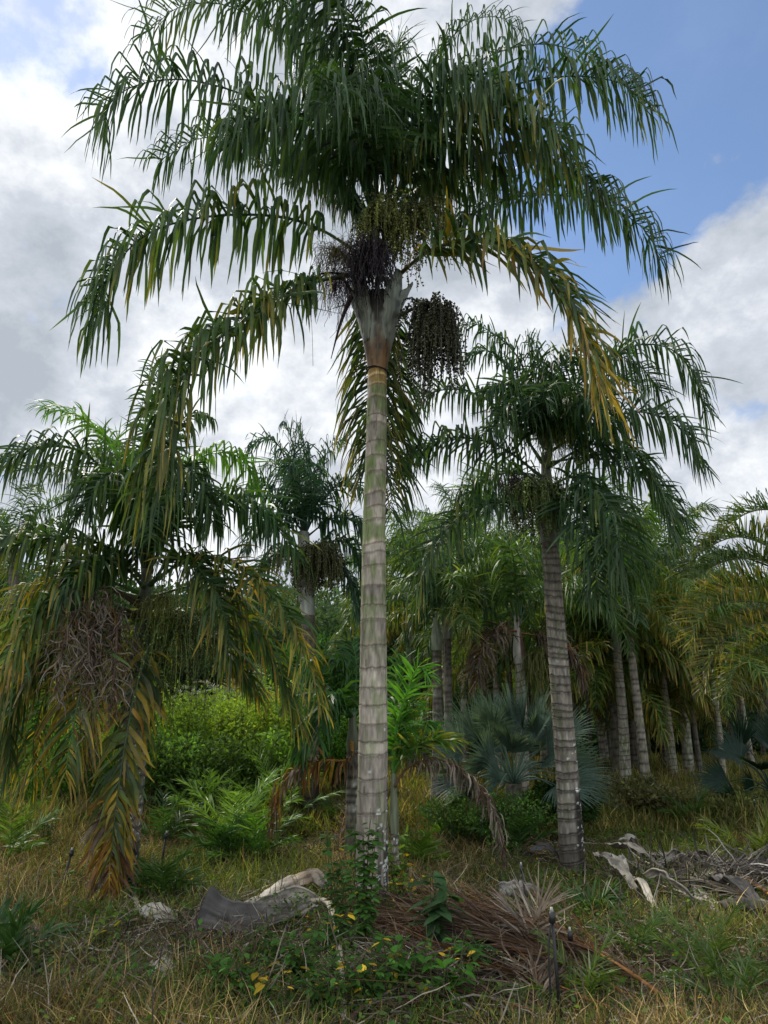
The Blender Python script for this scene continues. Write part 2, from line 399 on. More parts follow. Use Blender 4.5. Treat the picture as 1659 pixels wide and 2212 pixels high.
    c = mixc(c, dk, .55 * smooth((ph - .84) / .12) * smooth((n2 - .2) * 4))  # narrower painted shade just under the lip, on every trunk
    if palette in ('main', 'right'):
        rr = np.random.default_rng(seed + 5)
        for _ in range(130 if palette == 'main' else 70):
            s0 = abs(rr.normal(0, .55)) + .02 if palette == 'main' else rr.uniform(.1, 1.7)
            t0 = rr.normal(-.55 if palette == 'main' else -.4, .45); rd = rr.uniform(.006, .017)
            dd = np.hypot((SS - s0), ((TH - t0 + np.pi) % (2 * np.pi) - np.pi) * r0)
            c = mixc(c, [.50, .53, .47], (dd < rd) * .9)
    i, j = np.meshgrid(np.arange(n - 1), np.arange(k), indexing='ij'); j2 = (j + 1) % k
    qd = np.stack([i * k + j, i * k + j2, (i + 1) * k + j2, (i + 1) * k + j], -1).reshape(-1, 4)
    mb.add(v, c, qd)

def sheet(mb, path, widths, curl, col, thick=.012, m=10, axis=(0, 0, 1), rough=.02, seed=0, edge=None):
    """curved sheath: along path, arc section of given width and curl angle (radians), open towards axis."""
    n = 46; m = m + 8; p, Ls = spline(path, n); T = nrm(np.gradient(p, axis=0)); ax = np.asarray(axis, float)
    if ax.ndim == 1: ax = np.tile(ax, (n, 1))
    else: ax = np.stack([np.interp(np.linspace(0, 1, n), np.linspace(0, 1, len(ax)), ax[:, k]) for k in range(3)], 1)
    U = nrm(ax - (ax * T).sum(-1, keepdims=True) * T); S = np.cross(T, U)
    w = np.interp(np.linspace(0, 1, n), np.linspace(0, 1, len(widths)), widths); cu = np.interp(np.linspace(0, 1, n), np.linspace(0, 1, len(curl)), curl)
    jag = 1 + .14 * (vnoise(np.stack([np.linspace(0, 1, n) * 9, np.zeros(n) + seed, np.zeros(n)], -1), 31) - .5) + .08 * (vnoise(np.stack([np.linspace(0, 1, n) * 31, np.zeros(n) + seed, np.zeros(n)], -1), 32) - .5)
    a = np.linspace(-.5, .5, m)[None] * (cu * jag)[:, None]; rad = (w / np.maximum(cu, .05))[:, None]
    def surf(off):
        rr = rad + off
        return p[:, None] + (rr * np.sin(a))[..., None] * S[:, None] + (rad - rr * np.cos(a))[..., None] * U[:, None]
    v0 = surf(0.); v1 = surf(thick)
    q = np.stack([v0[..., 0] * 6, v0[..., 1] * 6, v0[..., 2] * 6], -1); dsp = (vnoise(q, seed) - .5)[..., None] * rough * 2 + ((vnoise(q * 3.5, seed + 9) - .5) * rough * .8)[..., None]
    nn = np.repeat(U[:, None], m, 1); v0 = v0 + nn * dsp; v1 = v1 + nn * dsp
    col = np.asarray(col, float)
    if col.ndim == 2: col = np.stack([np.interp(np.linspace(0, 1, n), np.linspace(0, 1, len(col)), col[:, k]) for k in range(3)], 1)[:, None]
    ss, aa = np.meshgrid(np.linspace(0, 1, n), np.linspace(0, 1, m), indexing='ij'); stk = vnoise(np.stack([ss * 3, aa * 26, ss * 0 + seed], -1), 33); blt = vnoise(np.stack([ss * 11, aa * 6, ss * 0 + seed], -1), 34)
    c = col * ((.7 + .6 * vnoise(q * 1.3, seed + 1)) * (.62 + .7 * stk) * (1 - .55 * smooth((blt - .62) * 8)))[..., None] + np.zeros((n, m, 1))
    i, j = np.meshgrid(np.arange(n - 1), np.arange(m - 1), indexing='ij'); A = i * m + j
    q0 = np.stack([A, A + 1, A + m + 1, A + m], -1).reshape(-1, 4); off = n * m
    q1 = q0[:, ::-1] + off
    e = []
    for i_ in range(n - 1):
        e.append((i_ * m, i_ * m + m, i_ * m + m + off, i_ * m + off)); b = i_ * m + m - 1; e.append((b + off, b + m + off, b + m, b))
    for j_ in range(m - 1):
        e.append((j_ + off, j_ + 1 + off, j_ + 1, j_)); b = (n - 1) * m + j_; e.append((b, b + 1, b + 1 + off, b + off))
    mb.add(np.concatenate([v0.reshape(-1, 3), v1.reshape(-1, 3)]), np.concatenate([c.reshape(-1, 3), c.reshape(-1, 3) * .8]), np.concatenate([q0, q1, np.array(e)]))

OCT = np.array([[1, 0, 0], [-1, 0, 0], [0, 1, 0], [0, -1, 0], [0, 0, 1], [0, 0, -1.]])
OCF = np.array([[4, 0, 2], [4, 2, 1], [4, 1, 3], [4, 3, 0], [5, 2, 0], [5, 1, 2], [5, 3, 1], [5, 0, 3]])
def beads(mb, P, r, col):
    n = len(P); v = P[:, None] + OCT[None] * np.broadcast_to(r, n)[:, None, None] * np.array([1, 1, 1.15])
    f = (OCF[None] + (np.arange(n) * 6)[:, None, None]).reshape(-1, 3)
    mb.add(v.reshape(-1, 3), np.repeat(col, 6, 0), None, f)
def cluster(mb, a, top, rx, drop, n, thread, bead=None, nb=16, br=.014, spread=1.0, up=.25, curl=.12, tr=.004, ry=None):
    """fruit cluster: stalk from a to top, strands arching out and hanging; bead colour None = bare threads"""
    a = np.asarray(a, float); top = np.asarray(top, float)
    mid = (a + top) / 2 + np.array([0, 0, .08]); st, _ = spline([a, mid, top, top + np.array([0, 0, -.35 * drop])], 14)
    tube(mb, st, np.linspace(.026, .008, 14), np.asarray(thread) * .8, 6)
    K = 12; t0 = rng.uniform(.45, 1, n); i = (t0 * 13).astype(int); P = st[i] + rng.normal(0, .02, (n, 3))
    az = rng.uniform(0, 2 * np.pi, n); rad = rx * np.sqrt(rng.uniform(.02, 1, n)) * spread
    rad = rad * (.55 + .75 * vnoise(np.stack([np.cos(az) * 1.6 + 3, np.sin(az) * 1.6, az * 0 + rx * 31], -1), 17)); D = np.stack([np.cos(az), np.sin(az), np.full(n, up) + rng.normal(0, .35, n)], 1)
    ln = drop * rng.uniform(.3, 1.12, n) * (.7 + .5 * vnoise(np.stack([np.cos(az) * 2 + 9, np.sin(az) * 2, az * 0], -1), 18)); d = nrm(D); pts = [P]
    for k in range(K):
        out = k / K < .35
        stepv = d * (rad / (K * .4))[:, None] if out else d * (ln / (K * .62))[:, None]
        pts.append(pts[-1] + stepv)
        d = nrm(d + np.array([0, 0, -1.]) * (.28 if out else 1.1) + rng.normal(0, curl, (n, 3)))
    pts = np.stack(pts, 1)
    tc = np.asarray(thread)[None] * np.exp(.25 * rng.normal(size=(n, 1)))
    # threads as thin 3-sided tubes (vectorised)
    th = np.arange(3) * 2.094; ring = np.stack([np.cos(th), np.sin(th), 0 * th], 1) * tr
    v = (pts[:, :, None] + ring[None, None]); M = K + 1
    b = (np.arange(n) * M * 3)[:, None, None]; kk = (np.arange(K) * 3)[None, :, None]; j = np.arange(3)[None, None]
    q = np.stack([b + kk + j, b + kk + (j + 1) % 3, b + kk + 3 + (j + 1) % 3, b + kk + 3 + j], -1).reshape(-1, 4)
    mb.add(v.reshape(-1, 3), np.repeat(tc, M * 3, 0), q)
    if bead is not None:
        N = n * nb; s = rng.integers(0, n, N); x = rng.uniform(.22, .999, N) * K; i = x.astype(int); f = (x - i)[:, None]
        B = pts[s, i] * (1 - f) + pts[s, i + 1] * f + rng.normal(0, br * .8, (N, 3))
        beads(mb, B, br * rng.uniform(.5, 1.25, N), np.asarray(bead)[None] * np.exp(.45 * rng.normal(size=(n, 1)))[s] * np.exp(.3 * rng.normal(size=(N, 1))))

def add_frond(root, Y0, spec, name='frond', label=None, mat=None, **kw):
    pts = [W(p[0], p[1], Y0 + (p[2] if len(p) > 2 else 0)) for p in spec]
    mb = MB(); frond(mb, pts, **kw)
    o = mb.obj(name, mat or M_LEAF, root)
    if label: o['label'] = label
    return o
def part(mb, name, mat, root, smooth_=False, label=None):
    o = mb.obj(name, mat, root, smooth_=smooth_)
    if label: o['label'] = label
    return o
DARK = (.022, .056, .018); MID = (.030, .082, .022); BRIGHT = (.09, .22, .022); BLUE = (.095, .15, .12)

# ================================================================== MAIN PALM
def main_palm():
    Y = 7.5; base = GY(803, Y)
    root = thing('palm_tree', base, 'tallest palm, in the centre, with thick ringed grey green trunk and split pale crownshaft', 'palm tree')
    b = base - np.array([0, 0, .1]); top = W(815, 803, Y)
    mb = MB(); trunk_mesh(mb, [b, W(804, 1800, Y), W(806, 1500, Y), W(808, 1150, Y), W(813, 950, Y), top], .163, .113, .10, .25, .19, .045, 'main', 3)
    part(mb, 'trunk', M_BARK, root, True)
    # crownshaft: split sheaths swelling upwards
    zt = top[2]; cx, cy = top[0], top[1]
    mb = MB(); n = 40; k = 36; S = np.linspace(0, 1, n); rad = .118 + .125 * smooth(S * 1.05) + .02 * np.sin(S * 3)
    TH, SS = np.meshgrid(np.arange(k) * 2 * np.pi / k, S)
    H = 1.0; v = np.stack([cx + rad[:, None] * np.cos(TH) + .02 * SS, cy + rad[:, None] * np.sin(TH) * .9, zt + .01 + H * SS], -1)
    q = np.stack([np.cos(TH) * 2 + 4, np.sin(TH) * 2, SS * 3], -1); n1 = vnoise(q, 5); n2 = vnoise(q * 4, 6)
    c = np.array([.20, .215, .165]) * (.7 + .6 * n2)[..., None]; f = smooth((.06 - np.abs(TH - 4.72 + .10) + (SS - .50) * 1.5) * 9)[..., None] * smooth((SS - .42) * 8)[..., None]; c = c * (1 - f) + np.array([.02, .018, .014]) * f
    f = (smooth((.50 - SS) / .25 + (n1 - .5) * 1.3))[..., None]; c = c * (1 - f) + np.array([.11, .065, .03]) * f
    f = (smooth((.26 - SS) / .15 + (n2 - .5) * 2.2))[..., None]; c = c * (1 - f * .8) + np.array([.22, .12, .045]) * f * .7
    f = (smooth((n2 * .5 + n1 * .5 - .56) * 12))[..., None]; c = c * (1 - f * .75) + np.array([.03, .025, .02]) * f * .75
    i, j = np.meshgrid(np.arange(n - 1), np.arange(k), indexing='ij'); j2 = (j + 1) % k
    mb.add(v, c, np.stack([i * k + j, i * k + j2, (i + 1) * k + j2, (i + 1) * k + j], -1).reshape(-1, 4))
    part(mb, 'crownshaft', M_SHEATH, root, True)
    mb = MB(); tube(mb, [np.array([cx + .13 * math.cos(a), cy + .13 * math.sin(a), zt + .0 - .03 * math.cos(a)]) for a in np.linspace(0, 2 * np.pi, 30)], .009, [.02, .015, .01], 5)
    part(mb, 'sheath_rim', M_STICK, root)
    core = W(812, 470, Y)
    for az, out, h, w0, sd_, ccc in ((-2.55, .28, 1.35, .36, 1, .26), (-.60, .26, 1.30, .38, 2, .28), (.3, .38, 1.3, .5, 3, .26), (1.6, .3, 1.4, .5, 4, .24), (2.8, .38, 1.3, .5, 5, .25)):
        dx, dy = math.cos(az), math.sin(az); mb = MB()
        P = [(cx + dx * .155, cy + dy * .15, zt + .36), (cx + dx * .21, cy + dy * .20, zt + .62), (cx + dx * .30, cy + dy * .28, zt + .92), (cx + dx * (out + .07), cy + dy * (out + .04), zt + h)]
        sheet(mb, P, [.12, .32, w0, .14], [1.0, 1.7, 1.6, 1.2], [[.19, .21, .16], [.23, .25, .19], [.22, .25, .20], [.10, .12, .07]], .014, 14, (-dx, -dy, .2), .012, sd_)
        part(mb, 'leaf_sheath', M_SHEATH, root, True)
    # fronds (picture column, row, depth step from the trunk)
    A = dict(L=.96, w=.043, n=112, grav=.11, kink=2.2, kink_p=.92, curl=.09, fold=.35, phi=(-.35, 1.15), fwd=(.15, .6), endlen=.85, kpos=(.22, .56))
    FR = [
     ([(790, 560, 0), (700, 500, -.3), (600, 468, -.5), (450, 468, -.7), (320, 505, -.9), (240, 590, -.9), (212, 690, -.9)], dict(age=.05, tip=.28)),
     ([(775, 590, -.1), (660, 615, -.6), (560, 672, -1.1), (440, 755, -1.5), (375, 850, -1.7), (350, 960, -1.7), (345, 1050, -1.7)], dict(age=.10, tip=.35, L=.92, rad=.03, n=150)),
     ([(800, 470, 0), (700, 330, -.2), (560, 222, -.5), (420, 175, -.6), (310, 180, -.7), (245, 215, -.7), (225, 265, -.7)], dict(age=.0, tip=.1)),
     ([(805, 450, 0), (720, 250, .1), (620, 95, .1), (500, 15, 0), (390, 15, -.1), (320, 70, -.1)], dict(age=.08, tip=.25)),
     ([(812, 440, 0), (760, 240, -.6), (700, 90, -1.0), (610, 0, -1.3), (520, -20, -1.5)], dict(age=0, tip=.1)),
     ([(815, 430, 0), (800, 240, -.6), (790, 110, -1.0), (760, 30, -1.4), (690, -20, -1.8)], dict(age=0, tip=.05)),
     ([(835, 430, 0), (870, 270, .4), (940, 125, .6), (1020, 45, .8), (1090, 40, .9), (1120, 70, .9)], dict(L=.6, w=.035, age=.0, tip=.1)),
     ([(845, 440, 0), (940, 290, -.2), (1080, 195, -.4), (1220, 165, -.5), (1340, 180, -.6), (1400, 240, -.6)], dict(age=.06, tip=.2, L=.88)),
     ([(845, 450, 0), (920, 330, -.7), (1020, 265, -1.1), (1130, 255, -1.4), (1210, 300, -1.6)], dict(age=.12, tip=.3, L=.85)),
     ([(855, 500, .1), (980, 478, .5), (1120, 425, .8), (1270, 430, .9), (1380, 485, .9), (1430, 560, .9)], dict(age=0, tip=.05, L=.85)),
     ([(865, 590, -.1), (930, 540, -.8), (1030, 515, -1.2), (1130, 550, -1.5), (1210, 630, -1.6), (1265, 740, -1.7), (1290, 830, -1.7)], dict(age=.22, tip=.45, var=.28, L=.78, w=.045, stem=(.12, .12, .04), kink=1.0, kink_p=.55, age_end=.35, fwd=(.5, 1.0), phi=(-.2, .9))),
     ([(815, 600, .3), (812, 640, .9), (806, 780, 1.1), (800, 900, 1.2), (800, 1010, 1.2)], dict(age=.10, tip=.5, L=.95, kink=.6, grav=.12, phi=(-.3, .4), fwd=(.5, .8), ref=(0, 1, 0), stem=(.03, .04, .02))),
     ([(835, 600, .3), (850, 700, 1.2), (850, 850, 1.4), (845, 1000, 1.4), (845, 1110, 1.4)], dict(age=.05, tip=.2, L=.85, kink=.6, grav=.12, phi=(-.3, .4), fwd=(.5, .8), ref=(.2, 1, 0))),
     ([(848, 440, .1), (930, 240, .5), (1040, 130, .8), (1170, 95, .9), (1290, 130, .9), (1370, 200, .9)], dict(L=.85, tip=.15)),
     ([(850, 470, 0), (960, 380, -.4), (1090, 330, -.7), (1220, 360, -.8), (1310, 440, -.8)], dict(L=.8, tip=.2, age=.05)),
     ([(795, 480, .1), (690, 360, .6), (560, 300, .9), (430, 300, 1.0), (340, 350, 1.0)], dict(L=.8, tip=.1)),
     ([(808, 440, .1), (740, 200, .7), (660, 60, 1.), (560, -40, 1.2)], dict(L=.9)),
     ([(815, 450, 0), (810, 320, -.9), (780, 200, -1.7), (740, 180, -2.3), (700, 230, -2.6)], dict(age=0, tip=.05, L=.8)),
     ([(805, 460, 0), (750, 330, -.7), (660, 250, -1.1), (570, 250, -1.4), (500, 310, -1.6)], dict(age=.02, tip=.1)),
     ([(835, 450, 0), (880, 300, -.6), (930, 200, -1.0), (1010, 160, -1.3), (1080, 200, -1.5)], dict(age=.02, tip=.1, L=.75)),
     ([(820, 440, .1), (840, 260, .9), (850, 130, 1.8), (860, 90, 2.6)], dict(age=.0, tip=.1, L=.8)),
     ([(810, 450, .1), (760, 300, .8), (690, 190, 1.6), (640, 170, 2.2)], dict(age=.0, tip=.1, L=.8)),
     ([(815, 430, 0), (815, 300, -.2), (812, 180, -.5), (800, 100, -.8)], dict(age=.0, tip=.05, L=.7)),
     ([(850, 480, 0), (900, 420, .6), (1000, 380, 1.2), (1090, 400, 1.6)], dict(age=.05, tip=.1, L=.75)),
     ([(795, 500, 0), (740, 420, .5), (660, 360, 1.0), (580, 370, 1.3)], dict(age=.05, tip=.1, L=.75)),
    ]
    for i, (pts, kw) in enumerate(FR):
        a = dict(A); a.update(dict(green=DARK)); a.update(kw)
        add_frond(root, Y, pts, label='yellowing frond drooping to the right' if i == 10 else None, **a)
    # fruit clusters
    def cl(a, t, label=None, **kw):
        mb = MB(); cluster(mb, W(a[0], a[1], Y + a[2]), W(t[0], t[1], Y + t[2]), **kw); part(mb, 'fruit_cluster', M_FRUIT, root, label=label)
    cl((812, 560, -.15), (825, 440, -.5), rx=.36, drop=.52, n=190, thread=(.13, .13, .025), bead=(.095, .115, .022), nb=22, br=.013, curl=.2)
    cl((850, 560, -.1), (915, 440, -.35), rx=.36, drop=.75, n=150, thread=(.09, .09, .02), bead=(.075, .088, .020), nb=24, br=.013, curl=.2)
    cl((800, 600, -.28), (800, 530, -.5), 'old empty black fruit stalks', rx=.27, drop=.56, n=480, thread=(.016, .010, .012), bead=(.012, .008, .010), nb=4, br=.01, curl=.45, tr=.0045)
    cl((770, 600, -.1), (725, 540, -.3), 'yellowish bare branching stalks', rx=.42, drop=.4, n=260, thread=(.10, .085, .03), bead=None, curl=.5, tr=.003)
    cl((765, 640, -.1), (725, 600, -.2), 'dark reddish bare branching stalks', rx=.28, drop=.55, n=150, thread=(.035, .015, .02), bead=None, curl=.5, tr=.003)
    cl((858, 685, 0), (945, 668, -.25), 'heavy dark cluster hanging clear on a curved stalk', rx=.23, drop=.86, n=260, thread=(.05, .055, .02), bead=(.028, .030, .013), nb=34, br=.0145, curl=.13, tr=.005)
    for p in ([(762, 595, -.2), (700, 590, -.3), (655, 612, -.4)], [(758, 640, -.1), (735, 700, -.3), (715, 775, -.3)]):
        mb = MB(); tube(mb, spline([W(a, b_, Y + c_) for a, b_, c_ in p], 12)[0], np.linspace(.035, .004, 12), [.02, .013, .012], 6, True, .4); part(mb, 'spathe', M_STICK, root)
    for x0, y0, x1, y1 in ((815, 640, 813, 930), (790, 640, 788, 830), (735, 640, 738, 760), (668, 640, 676, 790)):
        mb = MB(); pp = [W(x0, y0, Y - .34), W((x0 + x1) / 2 + 2, (y0 + y1) / 2, Y - .3), W(x1, y1, Y - .3)]; tube(mb, spline(pp, 10)[0], .003, [.14, .12, .06], 3); part(mb, 'hanging_fibre', M_STICK, root)
main_palm()

# ================================================================== other drawn palms
def simple_shaft(root, bpt, tpt, r0, r1, col, seed=0, stain=None):
    mb = MB(); n, k = 30, 24; p, _ = spline([bpt, (np.array(bpt) + tpt) / 2, tpt], n); S = np.linspace(0, 1, n)
    rad = r0 * (1 + .30 * np.sin(np.pi * np.minimum(S * 1.6, 1))) * (1 - S) + r1 * S
    TH, SS = np.meshgrid(np.arange(k) * 2 * np.pi / k, S)
    v = p[:, None] + rad[:, None, None] * np.stack([np.cos(TH), np.sin(TH), TH * 0], -1)
    q = np.stack([np.cos(TH) * 2 + 4, np.sin(TH) * 2, SS * 2], -1); n2 = vnoise(q * 2, seed)
    c = np.asarray(col) * (.65 + .7 * n2)[..., None]
    if stain is not None: f = smooth((vnoise(q * 1.3, seed + 2) - .5) * 6)[..., None]; c = c * (1 - f) + np.asarray(stain) * f
    i, j = np.meshgrid(np.arange(n - 1), np.arange(k), indexing='ij'); j2 = (j + 1) % k
    mb.add(v, c, np.stack([i * k + j, i * k + j2, (i + 1) * k + j2, (i + 1) * k + j], -1).reshape(-1, 4))
    return part(mb, 'crownshaft', M_SHEATH, root, True)

def left_palm():
    Y = 8.7; base = GY(252, Y)
    root = thing('palm_tree', base, 'nearest palm on the left, its trunk half hidden by hanging yellow and grey dead fronds', 'palm tree')
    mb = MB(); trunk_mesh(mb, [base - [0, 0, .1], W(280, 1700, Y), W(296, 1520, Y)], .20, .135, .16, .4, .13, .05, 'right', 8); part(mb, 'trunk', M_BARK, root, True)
    simple_shaft(root, W(296, 1525, Y), W(318, 1230, Y), .125, .06, (.12, .135, .10), 4)
    A = dict(L=.74, w=.036, n=104, grav=.10, kink=1.7, kink_p=.85, green=MID, age=.05, tip=.15, phi=(-.3, .9), fwd=(.4, .85), endlen=.6)
    FR = [
     ([(315, 1230, 0), (290, 1080, .2), (240, 960, .4), (170, 900, .5), (95, 880, .6)], dict(green=BRIGHT, grav=.05, kink=.5, L=.55)),
     ([(318, 1230, 0), (328, 1000, .2), (335, 860, .3), (345, 790, .3)], dict(L=.55, grav=.04, kink=.5, green=(.03, .085, .03))),
     ([(315, 1220, 0), (240, 1040, -.3), (160, 970, -.5), (60, 970, -.7), (-30, 1030, -.8)], dict(green=DARK)),
     ([(312, 1225, 0), (250, 1080, .6), (130, 1010, 1.0), (20, 1020, 1.3)], dict(green=DARK)),
     ([(308, 1250, 0), (230, 1180, -.3), (120, 1160, -.7), (0, 1190, -.9), (-90, 1260, -1.)], dict(green=DARK, tip=.3)),
     ([(322, 1220, 0), (370, 1080, .3), (440, 985, .5), (520, 990, .6), (560, 1060, .6)], dict(green=BRIGHT, L=.6, grav=.08)),
     ([(322, 1230, 0), (390, 1120, -.3), (470, 1070, -.5), (570, 1105, -.7), (630, 1190, -.8)], dict(green=(.022, .07, .02))),
     ([(325, 1240, 0), (350, 1000, -.3), (400, 900, -.5), (450, 900, -.6)], dict(L=.5, green=MID)),
     ([(316, 1230, 0), (300, 1100, -.5), (270, 1020, -.9), (220, 1040, -1.2), (180, 1110, -1.3)], dict(green=DARK)),
     ([(320, 1230, 0), (340, 1080, -.6), (380, 1010, -1.0), (430, 1040, -1.2), (460, 1130, -1.2)], dict(green=DARK)),
     ([(318, 1235, 0), (300, 1060, .7), (260, 960, 1.1), (200, 960, 1.4)], {}),
     ([(312, 1270, -.1), (250, 1210, -.5), (180, 1230, -.9), (120, 1310, -1.1)], dict(green=DARK, tip=.3)),
     ([(325, 1265, -.1), (370, 1210, -.5), (430, 1230, -.9), (480, 1320, -1.1), (500, 1420, -1.1)], dict(green=DARK, age=.1, tip=.4)),
     ([(318, 1230, 0), (325, 1100, -.9), (330, 1080, -1.4), (325, 1160, -1.7)], dict(green=DARK, L=.6)),
     ([(325, 1260, -.1), (420, 1205, -.4), (530, 1235, -.8), (620, 1330, -1.0), (670, 1450, -1.1), (690, 1520, -1.1)], dict(age=.30, tip=.5, var=.3, kink=.3, L=.6)),
     ([(325, 1290, -.1), (430, 1270, 0), (530, 1340, 0), (600, 1450, 0), (640, 1560, 0)], dict(age=.2, tip=.5, var=.3, kink=.3)),
     ([(330, 1300, .1), (400, 1330, .4), (480, 1400, .5), (560, 1500, .5)], dict(age=.2, tip=.5, var=.3, kink=.3, L=.6)),
     ([(300, 1280, -.1), (200, 1250, -.5), (100, 1300, -.9), (40, 1390, -1.1), (0, 1500, -1.2)], dict(age=.28, tip=.5, var=.3)),
     ([(300, 1290, -.1), (180, 1260, .2), (60, 1290, .4), (-30, 1380, .5)], dict(age=.15, tip=.5, var=.25)),
     ([(300, 1320, -.1), (190, 1340, -.2), (90, 1420, -.3), (30, 1540, -.3), (20, 1650, -.3)], dict(age=.1, tip=.45, green=DARK)),
     ([(300, 1340, -.1), (230, 1330, -.6), (190, 1430, -.9), (160, 1560, -1.), (140, 1680, -1.)], dict(age=.4, tip=.8, var=.4, kink=.5, phi=(-.5, .3))),
     ([(305, 1370, -.15), (318, 1400, -.5), (290, 1500, -.8), (268, 1620, -.9), (250, 1750, -.95), (238, 1860, -.95)], dict(age=.10, age_end=.6, tip=.6, var=.34, w=.050, L=.55, kink=.5, grav=.03, phi=(-.6, .5), fwd=(.6, 1.1), n=64, curl=.08, green=(.035,.06,.025))),
     ([(300, 1340, 0), (150, 1400, .3), (80, 1560, .4), (70, 1690, .4)], dict(age=.25, tip=.5, var=.4, kink=.6)),
     ([(315, 1300, .1), (330, 1350, .8), (300, 1480, 1.), (290, 1600, 1.)], dict(age=.15, tip=.6, var=.3, kink=.3)),
    ]
    for i, (pts, kw) in enumerate(FR):
        a = dict(A); a.update(kw); add_frond(root, Y, pts, **a)
    # dried grey curling fronds
    for pts in ([(300, 1310, -.2), (240, 1280, -.7), (200, 1360, -1.), (190, 1480, -1.1)], [(298, 1330, -.2), (220, 1340, -.8), (200, 1480, -1.), (195, 1620, -1.)],
                [(300, 1330, -.2), (260, 1320, -.7), (250, 1420, -1.05), (240, 1530, -1.1)], [(298, 1300, -.2), (220, 1270, -.9), (150, 1350, -1.2), (120, 1500, -1.2)]):
        add_frond(root, Y, pts, label='dried grey frond with curling leaflets', mat=M_DRY, L=.58, w=.014, n=75, grav=.25, kink=.9, age=2.5, tip=.2, var=.4, curl=.42, K=10, phi=(-1.2, .6), clear=.3)
    add_frond(root, Y, [(250, 1700, -.85), (245, 1780, -.9), (238, 1850, -.9), (235, 1930, -.85)], label='brown dead frond tip brushing the ground', mat=M_DRY, L=.5, w=.035, n=50, grav=.1, kink=.2, age=1.5, tip=.5, var=.4, clear=.02, curl=.1, phi=(-.4, .4))
    mb = MB(); cluster(mb, W(318, 1400, Y - .1), W(390, 1330, Y - .3), rx=.42, drop=.95, n=170, thread=(.10, .13, .025), bead=(.055, .085, .016), nb=26, br=.012, curl=.16); part(mb, 'fruit_cluster', M_FRUIT, root)
    mb = MB(); cluster(mb, W(318, 1330, Y - .1), W(360, 1290, Y - .3), rx=.4, drop=.4, n=140, thread=(.16, .17, .03), bead=None, curl=.3, tr=.0035); part(mb, 'fruit_cluster', M_FRUIT, root)
left_palm()

